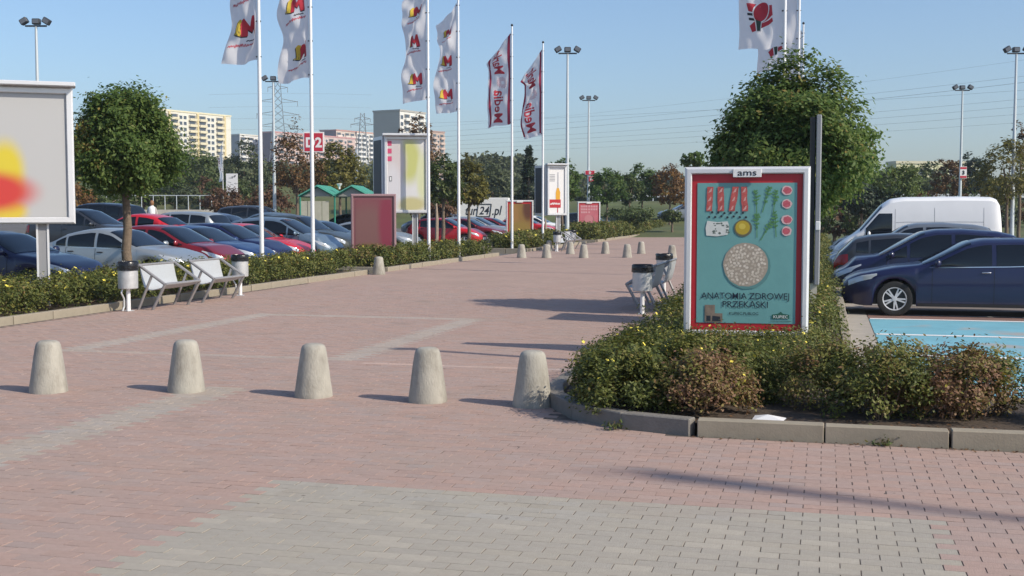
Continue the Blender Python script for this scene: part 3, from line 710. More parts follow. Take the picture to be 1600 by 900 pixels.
block('terracotta apartment block with a blue-grey patch on its end wall', 527, 700, 205, 40, 12, 8, 2.75, (.60, .50, .42), (.22, .15, .15), ([('b', 5.0), ('w', 2.6), ('b', 5.0)] * 5), (.70, .60, .52), (.50, .26, .20), end_panel=((.13, .15, .18), 14))
block('white balcony block joined to the right of the terracotta one', 559, 715, 208, 26, 9, 8, 2.75, (.74, .72, .68), (.4, .36, .32), ([('b', 4.6), ('b', 4.6), ('w', 2.6)] * 5), (.80, .79, .76), (.62, .36, .26))
block('tall block with a blank concrete end wall above the V-shaped billboard', 626, 480, 175, 18, 13, 8, 2.7, (.70, .69, .64), (.42, .40, .35), ([('w', 2.6), ('b', 4.6), ('w', 2.6)] * 5), (.72, .71, .66), (.4, .38, .34))
block('brick-red small tower block top behind the brown treetop', 676, 640, 207, 12, 9, 8, 2.75, (.50, .36, .28), (.3, .2, .17), ([('b', 4.4), ('w', 2.6)] * 3), (.6, .45, .36), (.4, .25, .2))
block('pale yellow low building showing over the trees right of the ball tree', 1398, 330, 256, 24, 6, 8, 2.8, (.66, .64, .40), (.6, .58, .36), ([('w', 3.0)] * 8), (.7, .66, .4), (.6, .56, .4), ang=8)

# ------------------------------------------------------------------ power line
M_lat = mat('lattice_steel', (.20, .22, .23), .6, .3)
def pylon(label, px, Y, top, arms, half, rad):
    c = far(px, Y); gz = 6; zt = zat(top, Y); H = zt - gz
    root = empty('power_pylon', (c.x, c.y, gz), RAD(12), label, 'pylon', 'lattice power pylons')
    mb = MB(); n = 16; bw = H * .085
    def wdt(f): return bw * (1 - f) ** 1.2 + .9
    for i in range(n):
        f0, f1 = i / n, (i + 1) / n; w0, w1 = wdt(f0), wdt(f1)
        q0 = [Vector((a * w0, b * w0, f0 * H)) for a, b in ((-1, -1), (1, -1), (1, 1), (-1, 1))]; q1 = [Vector((a * w1, b * w1, f1 * H)) for a, b in ((-1, -1), (1, -1), (1, 1), (-1, 1))]
        for k in range(4):
            mb.tube(q0[k], q1[k], rad, rad, 4); mb.tube(q0[k], q1[(k + 1) % 4], rad * .7, rad * .7, 4); mb.tube(q0[(k + 1) % 4], q1[k], rad * .7, rad * .7, 4)
    mb.build('lattice_mast', M_lat, root)
    for (py, hw) in arms:
        z = zat(py, Y) - gz; w = hw / F * Y; a = MB(); ww = wdt(z / H)
        for sg in (-1, 1):
            a.tube((sg * ww, 0, z + w * .10), (sg * w, 0, z - w * .04), rad * 1.1, rad, 5); a.tube((sg * ww, 0, z - .6), (sg * w, 0, z - w * .04), rad, rad, 4)
            a.tube((sg * w, 0, z), (sg * w, 0, z - 1.8), rad * 1.2, rad * 1.2, 4)
        a.build('cross_arm', M_lat, root)
pylon('tall lattice power pylon with three wide arms between the two logo flagpoles', 437, 420, 128, ((138, 15), (159, 30), (179, 32), (197, 30)), 30, .10)
pylon('smaller lattice power pylon beside the concrete end-wall block', 568, 560, 178, ((186, 12), (195, 18)), 18, .13)
M_wire = mat('wire', (.12, .13, .14), .6)
WIRES = [(212, 96, .035), (220, 106, .05), (196, 128, .035), (226, 137, .035), (232, 150, .035), (238, 163, .035), (205, 66, .025), (244, 178, .03)]
for k, (yl, yr, rw) in enumerate(WIRES):
    YL, YR = 560, 300; mb = MB(); pts = []
    for i in range(41):
        f = i / 40; px = 560 + f * 1240; g = f ** 1.0
        Yk = YL + (YR - YL) * f; py = yl + (yr - yl) * (f ** 1.35) 
        pts.append(far(px, Yk, zat(py, Yk)))
    mb.path(pts, [rw] * 41, 4)
    tag(mb.build('power_line', M_wire), '%s power line of the bundle crossing the sky to the right' % ('highest but one', 'third highest', 'fourth highest', 'fifth highest', 'sixth highest', 'second lowest', 'very highest', 'lowest')[k], 'power line', 'power lines')
for k in range(4):
    mb = MB(); pts = [far(330 + i * 12, 420 + i * 5, zat((148, 168, 186, 203)[k] + .02 * ((i - 10) ** 2) * .9, 420 + i * 5)) for i in range(22)]
    mb.path(pts, [.035] * 22, 4)
    tag(mb.build('power_line', M_wire), 'thin power line strung past the %s of the tall pylon' % ('top arm', 'second arm', 'third arm', 'lowest arm')[k], 'power line', 'power lines')

# ------------------------------------------------------------------ lamp posts and signs
M_post = mat('lamp_post_paint', (.55, .60, .62), .5, .2)
M_lampbody = mat('floodlight_body', (.03, .035, .045), .5)
M_lens = mat('floodlight_lens', (.12, .13, .15), .08)
def lamp_post(label, px, top, Y, H=10.0, gz=-.1, rz=0.0, x=None):
    p = far(px, Y); 
    root = empty('lamp_post', (p.x, Y, gz), rz, label, 'lamp post', 'floodlight lamp posts'); H = zat(top, Y) - gz if top is not None else H
    MB().path([(0, 0, 0), (0, 0, 1.4), (0, 0, H - .25)], [.13, .11, .055], 10).build('post', M_post, root, smooth=50)
    MB().box((0, 0, H - .22), (.95, .07, .07)).build('crossbar', M_lampbody, root)
    for k, (x_, ry, yy) in enumerate(((-.50, -.55, 0), (0, 0, .12), (.50, .55, 0))):
        o = MB().box((0, 0, 0), (.34, .26, .26), ry=ry, bev=.03).build('floodlight', M_lampbody, root, (x_, -.06 + yy, H - .02))
        MB().box((0, -.14, 0), (.26, .03, .18), ry=ry).build('lens', M_lens, o)
    return root
lamp_post('lamp post rising behind the large blurred billboard', 65, 37, 54)
lp1 = lamp_post('lamp post standing between the two tall logo flagpoles', 430, 124, 74)
lamp_post('tall lamp post right of the twin text banners', 886, 80, 63)
lp2 = lamp_post('shorter looking lamp post farther away with a red sign on it', 919, 154, 88)
lp3 = lamp_post('lamp post with the white numbered sign above the white van', 1498, 138, 80, gz=RZL)
lamp_post('lamp post at the edge beside the yellowing maple', 1580, 80, 62, gz=RZL)
def text_mesh(name, txt, size, bold=0.0, shear=0.0, align='CENTER'):
    cu = bpy.data.curves.new(name, 'FONT'); cu.body = txt; cu.size = size; cu.offset = bold; cu.shear = shear; cu.align_x = align; cu.resolution_u = 3
    ob = bpy.data.objects.new(name, cu); COL.objects.link(ob)
    dg = bpy.context.evaluated_depsgraph_get(); dg.update()
    me = bpy.data.meshes.new_from_object(ob.evaluated_get(dg)); bpy.data.objects.remove(ob); me.name = name
    return me
def text_on(name, txt, size, m, parent, loc, bold=0.0, shear=0.0, width=None, align='CENTER', sx=1.0):
    me = text_mesh(name, txt, size, bold, shear, align)
    n = len(me.vertices); a = np.empty(n * 3, np.float32); me.vertices.foreach_get('co', a); a = a.reshape(-1, 3)
    if width:
        w = a[:, 0].max() - a[:, 0].min(); a[:, 0] *= width / w
    a[:, 0] *= sx
    b = np.column_stack([a[:, 0], np.zeros(n), a[:, 1]]); me.vertices.foreach_set('co', b.astype(np.float32).ravel()); me.update()
    me.materials.clear(); me.materials.append(m)
    return link_mesh(name, me, parent, loc)
M_signred = mat('sign_red', (.50, .025, .05), .45); M_signwhite = mat('sign_white', (.78, .77, .76), .45)
def sign_board(parent, loc, w, h, txt, tsize, band=None, rz=0.0):
    o = MB().box((0, 0, 0), (w, .06, h), bev=.008).build('sign_plate', M_signwhite, parent, loc, rz)
    b = .06
    if band is None:
        MB().box((0, -.034, 0), (w - 2 * b * w, .012, h - 2 * b * h)).build('red_field', M_signred, o)
        text_on('lettering', txt, tsize, M_signwhite, o, (0, -.046, -tsize * .36), .02)
    else:
        MB().box((0, -.034, h * .37), (w * .92, .012, h * .18)).build('red_field', M_signred, o)
        MB().box((0, -.034, -h * .37), (w * .92, .012, h * .18)).build('red_field', M_signred, o)
        text_on('lettering', txt, tsize, M_dark, o, (0, -.046, -tsize * .36), .02)
    return o
dp = far(492, 50); sg = empty('parking_sign', (dp.x, 50, LZ), 0, 'red parking zone sign with white letters half behind a flagpole', 'sign')
MB().tube((-.1, .06, 0), (-.1, .06, 5.1), .05, .05, 10).build('post', M_post, sg)
sign_board(sg, (0, 0, zat(223, 50) - LZ), .86, .84, 'D2', .55)
sign_board(lp2, (.1, -.15, zat(268, 88) - LZ - .1), .75, .32, 'D', .2)
sign_board(lp2, (.2, -.15, zat(278, 88) - LZ - .1), .42, .42, 'D', .25)
sign_board(lp3, (.12, -.15, zat(270, 80) - RZL), .45, .78, '3', .34, band=1)
# white board on legs and small far flags in the car park
wb = far(364, 86); o = empty('board_on_legs', (wb.x, 86, 0), 0, 'white board covered in black scribble on slanted legs in the shrubs', 'board')
zc = zat(286, 86)
MB().box((0, 0, zc), (.82, .06, 1.32)).build('panel', M_signwhite, o)
pr = MB(); rr = random.Random(3)
for k in range(16):
    x, z = rr.uniform(-.34, .34), rr.uniform(-.55, .55); a = rr.uniform(-1, 1); d = Vector((math.cos(a), 0, math.sin(a))) * rr.uniform(.06, .16)
    c = Vector((x, -.034, zc + z)); w = Vector((-d.z, 0, d.x)).normalized() * .012; pr.add([c - d - w, c + d - w, c + d + w, c - d + w], [(0, 1, 2, 3)])
pr.build('scribble_print', M_dark, o)['kind'] = 'stuff'
MB().tube((-.25, .05, -.3), (-.25, .05, zc), .035, .035, 6).build('leg', M_post, o); MB().tube((.45, .5, -.3), (-.05, .05, zc - .2), .03, .03, 6).build('leg', M_post, o)

# ------------------------------------------------------------------ flags
M_cloth = leaf_mat('white_flag_cloth', [(0, (.86, .86, .88)), (1, (.89, .89, .91))], .5, .7)
def cloth(name, c):
    return mat(name, c, .75)
M_frd = cloth('flag_red', (.50, .03, .05)); M_fyl = cloth('flag_yellow', (.62, .45, .05)); M_fbk = cloth('flag_black', (.03, .03, .04)); M_fdr = cloth('flag_wine', (.32, .02, .06)); M_fgn = cloth('flag_dark_green', (.03, .07, .055)); M_fwh = cloth('flag_outline_white', (.85, .85, .86))
M_pole = mat('flagpole_white', (.78, .79, .80), .35, .1)
def subdiv(tris, mx):
    out = []; st = list(tris)
    while st:
        a, b, c = st.pop(); la, lb, lc = math.dist(a, b), math.dist(b, c), math.dist(c, a); m = max(la, lb, lc)
        if m < mx: out.append((a, b, c)); continue
        if m == la: d = ((a[0] + b[0]) / 2, (a[1] + b[1]) / 2); st += [(a, d, c), (d, b, c)]
        elif m == lb: d = ((b[0] + c[0]) / 2, (b[1] + c[1]) / 2); st += [(a, b, d), (a, d, c)]
        else: d = ((c[0] + a[0]) / 2, (c[1] + a[1]) / 2); st += [(a, b, d), (d, b, c)]
    return out
def poly_tris(poly):
    tr = tessellate_polygon([[Vector((x, y, 0)) for x, y in poly]])
    return [tuple(poly[i] for i in t) for t in tr]
MPOLY = [(.02, 0), (0, .30), (.05, .40), (.12, .43), (.20, .24), (.31, .45), (.37, .45), (.40, .03), (.28, 0), (.265, .19), (.21, .10), (.14, .17), (.125, .02)]
ONEP = [(0, .04), (.03, .36), (.09, .42), (.15, .40), (.13, .08), (.16, .0), (-.05, .05), (-.04, .10)]
def squig(x0, x1, y, amp, n, w, seed, slope=0.0):
    r = random.Random(seed); ps = []
    for i in range(n): 
        f = i / (n - 1); ps.append((x0 + (x1 - x0) * f + r.uniform(-.4, .4) * (x1 - x0) / n, y + slope * f + (amp if i % 2 else -amp) * r.uniform(.3, 1.3)))
    out = []
    for a, b in zip(ps, ps[1:]):
        d = Vector((b[0] - a[0], b[1] - a[1])); d.normalize(); nn = Vector((-d.y, d.x)) * w / 2
        out += poly_tris([(a[0] - nn.x, a[1] - nn.y), (b[0] - nn.x, b[1] - nn.y), (b[0] + nn.x, b[1] + nn.y), (a[0] + nn.x, a[1] + nn.y)])
    return out
def flag_on_pole(label, loc, H, w, h, seed, prints, th=28, slant=0.0, cat='flag', amp=.15, drop=0.10, pole_label=None, group='flags on poles', pole_r=.06):
    """pole and cloth are two things; prints(add) adds shapes in (x right, y up) from the cloth's pole edge at x = 0 (cloth spans x<0), y from -h to 0."""
    pole = empty('flagpole', loc, 0, pole_label, 'flagpole', 'white flagpoles')
    MB().path([(0, 0, -.1), (0, 0, H * .6), (0, 0, H)], [pole_r, pole_r * .8, pole_r * .6], 12).build('shaft', M_pole, pole, smooth=50)
    MB().lathe([(0.001, 0), (.05, .02), (.055, .06), (.03, .1), (.001, .11)], 10, (0, 0, H)).build('finial', M_black, pole, smooth=60)
    r = random.Random(seed); T = RAD(th); d = Vector((-math.cos(T), math.sin(T), 0)); n = Vector((-math.sin(T), -math.cos(T), 0))
    p1, p2, p3, p4 = [r.uniform(0, 6.28) for _ in range(4)]; k1, k2, k3 = r.uniform(4.2, 5.5), r.uniform(1.3, 2.2), r.uniform(2.4, 3.4)
    fl = empty('flag', (loc[0], loc[1], loc[2] + H - .25), 0, label, cat, group)
    def Fm(x, y, off=0.0):
        a = -x; g = min(1, a / (w * .35))
        dis = amp * g * (math.sin(k1 * a + k2 * y + p1) * .75 + .6 * math.sin(k3 * (a * .55 - y) + p2) + .34 * math.sin(9 * a + 4.3 * y + p3) + .16 * math.sin(13 * a - 7 * y + p4))
        dis2 = .05 * g * math.sin(2.1 * y + p4)
        zz = y - drop * a * g - slant * a * max(0, 1 + y / (h * .38)) + .035 * g * math.sin(5 * a + p3)
        return d * (a * .93 + dis2) + n * (dis + off) + Vector((-.05, 0, zz))
    NX, NY = 26, 80
    co = [Fm(-w * i / NX, -h * j / NY) for j in range(NY + 1) for i in range(NX + 1)]
    qd = [(j * (NX + 1) + i, j * (NX + 1) + i + 1, (j + 1) * (NX + 1) + i + 1, (j + 1) * (NX + 1) + i) for j in range(NY) for i in range(NX)]
    link_mesh('cloth', np_mesh('cloth', [tuple(c) for c in co], qd, [M_cloth], {'v': np.full(len(co), .5)}, smooth=True), fl)
    bym = {}
    def add(tris, m, layer=1): bym.setdefault((m.name, layer, len(bym)), (m, []))[1].extend(tris)
    prints(add)
    for (nm_, layer, _k), (m, tris) in bym.items():
        mb = MB()
        for t in subdiv(tris, .09):
            mb.add([Fm(min(-.005, p[0]), p[1], .004 + .003 * layer) for p in t], [(0, 1, 2)])
        pr_ = mb.build('print', m, fl, fix=False); pr_['kind'] = 'stuff'
    for k in range(5): MB().box((-.01, 0, H - .35 - k * h / 4.2), (.13, .05, .03)).build('clip', M_black, pole)
def m_logo(add, x, y, sc, seed):
    def tr(poly, ox=0, oy=0): return [(x + (px_ + ox) * sc, y + (py_ + oy) * sc) for px_, py_ in poly]
    M_ = [(a + .12, b) for a, b in MPOLY]
    add(poly_tris(tr(M_, -.012, -.03)), M_fbk, 1); add(poly_tris(tr(ONEP, -.025, -.025)), M_fbk, 1)
    add(poly_tris(tr(ONEP)), M_fyl, 2); add(poly_tris(tr(M_)), M_frd, 3)
    add(squig(x + .22 * sc, x + .46 * sc, y - .09 * sc, .018 * sc, 11, .02 * sc, seed, .02), M_fbk, 1)
    add(squig(x - .14 * sc, x + .52 * sc, y - .25 * sc, .035 * sc, 30, .016 * sc, seed + 1, .10 * sc), M_frd, 1)
def logos(ys, x, sc, seed):
    def pr(add):
        for k, y in enumerate(ys): m_logo(add, x, y, sc, seed + k * 7)
    return pr
def polepos(px, Y): p = far(px, Y); return (p.x, p.y, .05)
flag_on_pole('white flag with a red and yellow letter logo on the leftmost pole', polepos(409, 31), 9.55, 1.02, 3.75, 3, logos((-.9, -2.0, -3.05), -.72, 1.05, 3), pole_label='leftmost tall white flagpole, right of the double bench')
flag_on_pole('white flag with repeated letter logos on the second pole from the left', polepos(489, 33.8), 9.55, 1.05, 3.9, 8, logos((-.9, -2.05, -3.3), -.66, 1.0, 13), pole_label='second tall white flagpole, in front of the red zone sign')
flag_on_pole('white flag with three small letter logos on the pole by the V-shaped billboard', polepos(670, 40.5), 9.55, .98, 3.9, 5, logos((-1.0, -2.1, -3.35), -.68, .85, 23), pole_label='tall white flagpole touching the V-shaped billboard', slant=.5)
flag_on_pole('white flag with three small letter logos on the next pole right of the billboard', polepos(717, 44.0), 9.45, .92, 3.9, 12, logos((-1.05, -2.2, -3.4), -.64, .82, 33), pole_label='tall white flagpole in front of the bright red hatchback', slant=.75)
def banner(swirl_y, seed):
    def pr(add):
        h, w = 3.9, 1.13
        def strip(x0, x1): return poly_tris([(x0, -h), (x1, -h), (x1, -.02), (x0, -.02)])
        add(strip(-.15, -.03), M_fdr, 1); add(strip(-w, -w + .09), M_fdr, 1)
        for txt, y0 in (('Media', -3.8), ('Markt', -1.72)):
            me = text_mesh('t', txt, .62, .012, align='LEFT')
            vs = [v.co.copy() for v in me.vertices]; wd = max(v.x for v in vs); sc = 1.42 / wd
            tris = []
            for p in me.polygons:
                ids = list(p.vertices)
                for k in range(1, len(ids) - 1):
                    # reading upwards and seen from the back, so mirrored: letter tops to the right
                    tris.append(tuple((-.86 + vs[i].y * 1.12, y0 + vs[i].x * sc) for i in (ids[0], ids[k], ids[k + 1])))
            add(tris, M_frd, 2); bpy.data.meshes.remove(me)
        for k in range(14):
            a = k * 2 * math.pi / 14; pts = []
            for q_ in range(6):
                f = .07 + .033 * q_; b = a + q_ * .22; pts.append((f, b))
            L_ = [(-.52 + f * math.cos(b - .05), swirl_y + f * math.sin(b - .05)) for f, b in pts]; R_ = [(-.52 + f * math.cos(b + .06), swirl_y + f * math.sin(b + .06)) for f, b in pts]
            add(poly_tris(L_ + R_[::-1]), M_frd, 2)
    return pr
flag_on_pole('red-edged white banner with vertical red lettering on the left of the twin poles', polepos(800, 52), 9.55, 1.2, 3.9, 21, banner(-2.06, 1), th=27, slant=.9, pole_label='left one of the twin flagpoles with red-edged banners', amp=.09)
flag_on_pole('red-edged white banner with vertical red lettering on the right of the twin poles', polepos(848, 56.5), 9.45, 1.12, 4.0, 27, banner(-2.06, 2), th=33, slant=1.1, pole_label='right one of the twin flagpoles with red-edged banners', amp=.11)
def zlogo(add):
    x, y = -1.02, -2.98
    def tr(poly): return [(x + a, y + b) for a, b in poly]
    add(poly_tris(tr([(.0, .66), (.68, .62), (.70, .36), (.30, .16), (.68, .30), (.70, .20), (.06, -.06), (.0, .10), (.34, .40), (.02, .46)])), M_frd, 1)
    add(poly_tris(tr([(-.02, .42), (.3, .40), (.3, .34), (-.02, .36)])), M_fbk, 2); add(poly_tris(tr([(0, .30), (.26, .28), (.26, .22), (0, .24)])), M_fbk, 2)
    def ell(cx, cy, rx, ry, a, n=22): return [(cx + rx * math.cos(t) * math.cos(a) - ry * math.sin(t) * math.sin(a), cy + rx * math.cos(t) * math.sin(a) + ry * math.sin(t) * math.cos(a)) for t in [k * 2 * math.pi / n for k in range(n)]]
    add(poly_tris(tr(ell(.36, .46, .31, .21, .95))), M_fwh, 3); add(poly_tris(tr([(.14, .24), (.36, .2), (.33, -.03), (.17, -.05)])), M_fwh, 3)
    add(poly_tris(tr(ell(.36, .46, .28, .18, .95))), M_frd, 4); add(poly_tris(tr([(.18, .26), (.34, .22), (.30, -.01), (.20, -.02)])), M_fgn, 5)
flag_on_pole('broad white flag with a red and green emblem above the big ball tree', polepos(1221, 31), 9.6, 1.30, 3.45, 31, zlogo, th=34, amp=.10, drop=.02, pole_label='foremost flagpole rising out of the big ball tree')
flag_on_pole('second white emblem flag half hidden behind the broad one', polepos(1243, 36), 9.6, 1.35, 3.45, 37, zlogo, th=30, amp=.14, drop=.02, pole_label='second flagpole behind the big ball tree')
flag_on_pole('white flag showing between the flagpoles behind the big ball tree', polepos(1250, 50.5), 9.4, 1.0, 3.4, 41, lambda add: None, th=50, amp=.12, pole_label='farthest of the flagpoles behind the big ball tree')
def smallflag(txt):
    def pr(add):
        me = text_mesh('t', txt, .5, .01, align='LEFT'); vs = [v.co.copy() for v in me.vertices]
        tris = [tuple((-.55 + vs[i].y * .7, -1.9 + vs[i].x * .95) for i in (p.vertices[0], p.vertices[k], p.vertices[k + 1])) for p in me.polygons for k in range(1, len(p.vertices) - 1)]
        add(tris, M_fdr, 1); bpy.data.meshes.remove(me)
    return pr
flag_on_pole('small white flag with purple vertical lettering below the yellow apartment block', (far(350, 92).x, 92, .0), zat(222, 92), .72, 2.7, 51, smallflag('SODA'), th=60, amp=.08, pole_r=.035, pole_label='thin far flagpole beside the white board on legs')
flag_on_pole('small pale flag hanging on a thin pole above the green-roofed shelter', (far(560, 92).x, 92, .0), zat(226, 92), .62, 2.6, 57, lambda add: add(squig(-.5, -.1, -1.2, .3, 8, .03, 4), M_fdr, 1), th=64, amp=.10, pole_r=.035, pole_label='thin far flagpole above the green-roofed shelter')

# ------------------------------------------------------------------ poster cases and billboards
def frame_ring(mb, x0, x1, z0, z1, w, y0, y1, ch=.035, mi=0):
    """picture-frame ring with chamfered faces: outer edge at y1 (back), crest at y0 (front)."""
    rings = [(0, y1), (0, y0 + ch), (ch, y0), (w - ch * .5, y0), (w, y0 + ch * .7)]
    vs = []; 
    for (i_, y) in rings: vs += [(x0 + i_, y, z0 + i_), (x1 - i_, y, z0 + i_), (x1 - i_, y, z1 - i_), (x0 + i_, y, z1 - i_)]
    fs = []
    for k in range(len(rings) - 1):
        for j in range(4): fs.append((k * 4 + j, k * 4 + (j + 1) % 4, (k + 1) * 4 + (j + 1) % 4, (k + 1) * 4 + j))
    mb.add(vs, fs, mi)
M_frame = mat('poster_frame', (.72, .72, .73), .32, .25, noise=.05, scale=4)
M_cab = mat('cabinet_grey', (.30, .30, .31), .5, .3)
def poster_case(label, loc, rz, W, H, zb, sheet_mat, red_l=True, cat='poster case', tabs=True, red=None, fmat=None):
    root = empty('poster_case', loc, rz, label, cat)
    mb = MB(); mb.box((0, .10, zb + H / 2), (W - .03, .17, H - .03)); mb.build('cabinet', M_cab, root)
    mb = MB(); frame_ring(mb, -W / 2, W / 2, zb, zb + H, .085, -.03, .06, .028); mb.build('frame', fmat or M_frame, root, fix=True)
    MB().add([(-W / 2 + .08, .012, zb + .08), (W / 2 - .08, .012, zb + .08), (W / 2 - .08, .012, zb + H - .08), (-W / 2 + .08, .012, zb + H - .08)], [(0, 1, 2, 3)]).build('border', red or M_red, root, fix=False)
    sh = MB().add([(-W / 2 + .15, .006, -(H - .36) / 2), (W / 2 - .15, .006, -(H - .36) / 2), (W / 2 - .15, .006, (H - .36) / 2), (-W / 2 + .15, .006, (H - .36) / 2)], [(0, 1, 2, 3)]).build('poster', sheet_mat, root, (0, 0, zb + H / 2 - .01), fix=False)
    for sx in (-1, 1): MB().box((sx * W * .32, .1, (zb + .02) / 2 - .1), (.12, .12, zb + .22)).build('foot', M_cab, root)
    if tabs:
        MB().box((0, -.04, zb + H - .075), (.33, .02, .10), bev=.004).build('owner_tag', M_signwhite, root)
    return root, sh
cl = far(1166, 14.3); M_teal = mat('poster_teal', (.15, .345, .34), .35, noise=.10, scale=1.6, bump=.5, bscale=3.5)
pc, sh = poster_case('teal food poster in a red and silver case standing in the hedge', (cl.x, 14.3, .0), math.atan2(-.19, .98), 1.46, 2.03, .26, M_teal)
text_on('owner_lettering', 'ams', .105, M_dark, pc, (0, -.053, .26 + 2.03 - .105), .001, width=.22)
def flat(name, polys, m, y, parent=sh):
    mb = MB()
    for p in polys:
        tr = tessellate_polygon([[Vector((a, b, 0)) for a, b in p]]); mb.add([(a, -y * .3, b) for a, b in p], [tuple(t) for t in tr])
    o = mb.build(name, m, parent, fix=False); return o
def ellp(cx, cz, rx, rz, n=20, j=0.0, r=random.Random(1)): return [(cx + rx * (1 + r.uniform(-j, j)) * math.cos(k * 2 * math.pi / n), cz + rz * (1 + r.uniform(-j, j)) * math.sin(k * 2 * math.pi / n)) for k in range(n)]
rr = random.Random(4)
# sheet is 1.16 x 1.67, origin at its middle
M_meat = mat('print_meat', (.46, .09, .08), .5, noise=.5, scale=22); M_fat = mat('print_fat', (.62, .34, .31), .5)
for k, x in enumerate((-.44, -.305, -.175, -.02)):
    sk = (.015, 0, .045, -.015)[k]; w = .036
    edge = [(x + w * (1 + rr.uniform(-.15, .15)) + sk * f, .50 + .29 * f) for f in (0, .2, .4, .6, .8, 1)]; edge2 = [(x - w * (1 + rr.uniform(-.15, .15)) + sk * f, .50 + .29 * f) for f in (1, .8, .6, .4, .2, 0)]
    flat('bacon_print', [edge + edge2], M_meat, .002)
    flat('bacon_fat_print', [[(x - .02 + sk * f + rr.uniform(-.01, .01), .50 + f * .27), (x + .012 + sk * f, .515 + f * .27), (x + .02 + sk * f, .56 + f * .27), (x + .004 + sk * f, .55 + f * .27)] for f in (.03, .42, .8)], M_fat, .004)['kind'] = 'stuff'
flat('olive_print', [ellp(-.44 + .036 * k, .455 + (.028 if k % 2 else -.022) + rr.uniform(-.008, .008), .014, .014, 10) for k in range(13)], M_dark, .002)['kind'] = 'stuff'
M_cheese = mat('print_cheese', (.62, .63, .60), .5, noise=.12, scale=30)
flat('cheese_print', [[(-.47, .21), (-.35, .20), (-.22, .22), (-.20, .31), (-.22, .38), (-.34, .37), (-.46, .385), (-.48, .30)]], M_cheese, .002)
flat('cheese_vein_print', [ellp(-.40 + .19 * rr.random(), .235 + .12 * rr.random(), .006 + .016 * rr.random(), .005 + .009 * rr.random(), 8, .3) for k in range(20)], mat('print_vein', (.12, .15, .13), .5), .004)['kind'] = 'stuff'
flat('bowl_print', [ellp(-.04, .30, .105, .103, 28)], mat('print_bowl', (.13, .12, .07), .5), .002); flat('oil_print', [ellp(-.045, .305, .085, .083, 28)], mat('print_oil', (.46, .33, .03), .4), .004); flat('oil_glint_print', [ellp(-.05, .32, .04, .035, 18)], mat('print_oil_glint', (.60, .47, .08), .4), .006)
M_green = mat('print_rocket', (.09, .24, .09), .5)
for k, (x, z, sc, a) in enumerate(((.11, .62, .14, .05), (.225, .65, .155, -.25), (.325, .62, .14, -.12), (.12, .34, .14, .02), (.235, .28, .13, -.5), (.335, .36, .15, .06))):
    ps = []
    R = lambda p, q: (x + (p * math.cos(a) - q * math.sin(a)) * sc, z + (p * math.sin(a) + q * math.cos(a)) * sc)
    ps.append([R(-.035, -1.1), R(.035, -1.1), R(.03, .9), R(-.03, .9)])
    for q in (-.35, -.05, .25, .5, .72):
        for sg in (-1, 1): w_ = rr.uniform(.18, .42) * (1.1 - abs(q - .3)); ps.append([R(0, q), R(sg * w_, q + .02 + rr.uniform(0, .2)), R(sg * w_ * .7, q + .26), R(0, q + .16)])
    flat('rocket_leaf_print', ps, M_green, .002)
M_rad = mat('print_radish', (.50, .10, .13), .5, noise=.3, scale=25); M_radw = mat('print_radish_rim', (.66, .45, .45), .5)
for k, zz in enumerate((.745, .585, .40, .265)):
    e_ = (1.0, .95, 1.05, .95)[k]
    flat('radish_rim_print', [ellp(.465, zz, .062 * e_, .056, 20, .07, rr)], M_radw, .003); flat('radish_print', [ellp(.465 + rr.uniform(-.006, .006), zz, .046 * e_, .040, 18, .12, rr)], M_rad, .005)
flat('rice_cake_shade_print', [ellp(.012, -.152, .275, .275, 44, .012, rr)], mat('print_cake_shade', (.10, .24, .24), .6), .001)
flat('rice_cake_print', [ellp(-.005, -.135, .262, .262, 44, .016, rr)], mat('print_cake', (.36, .30, .24), .6), .002)
MC = [mat('print_puff%d' % k, c, .6) for k, c in enumerate(((.66, .58, .49), (.58, .50, .41), (.48, .40, .32)))]
pf = [[], [], []]; taken = []
for k in range(1600):
    a = rr.uniform(0, 6.28); q = .240 * math.sqrt(rr.random()); cx, cz = -.005 + q * math.cos(a), -.135 + q * math.sin(a)
    if any((cx - u) ** 2 + (cz - w) ** 2 < .030 ** 2 for u, w in taken): continue
    taken.append((cx, cz)); e = rr.uniform(0, 3.1); rx, rz_ = rr.uniform(.016, .021), rr.uniform(.012, .016)
    pf[rr.randrange(3)].append([(cx + rx * math.cos(t) * math.cos(e) - rz_ * math.sin(t) * math.sin(e), cz + rx * math.cos(t) * math.sin(e) + rz_ * math.sin(t) * math.cos(e)) for t in [j * 2 * math.pi / 9 for j in range(9)]])
for k in range(3): flat('rice_puff_print', pf[k], MC[k], .004 + .001 * k)['kind'] = 'stuff'
M_navy = mat('print_navy', (.012, .022, .045), .5)
text_on('headline_lettering', 'ANATOMIA ZDROWEJ', .108, M_navy, sh, (-.005, -.0012, -.545), .0002, width=1.03)
text_on('headline_lettering', 'PRZEKĄSKI', .108, M_navy, sh, (-.005, -.0012, -.645), .0002, width=.53)
text_on('web_lettering', 'KUPIEC.PL/BLOG', .05, M_navy, sh, (-.02, -.0012, -.735), .0, width=.34)
flat('brand_shield_print', [[(.31, -.775), (.51, -.775), (.51, -.725), (.44, -.715), (.41, -.69), (.38, -.715), (.31, -.725)]], mat('print_bottle_green', (.02, .10, .07), .5), .002)
text_on('brand_lettering', 'KUPIEC', .05, M_signwhite, sh, (.41, -.0014, -.768), .0, width=.165)
flat('brand_line_print', [[(.29, -.805), (.53, -.805), (.53, -.80), (.29, -.80)]], M_navy, .002)
flat('pack_print', [[(-.48, -.825), (-.27, -.825), (-.27, -.72), (-.36, -.72), (-.36, -.62), (-.48, -.62)]], mat('print_pack', (.22, .17, .13), .5, noise=.4, scale=12), .002)
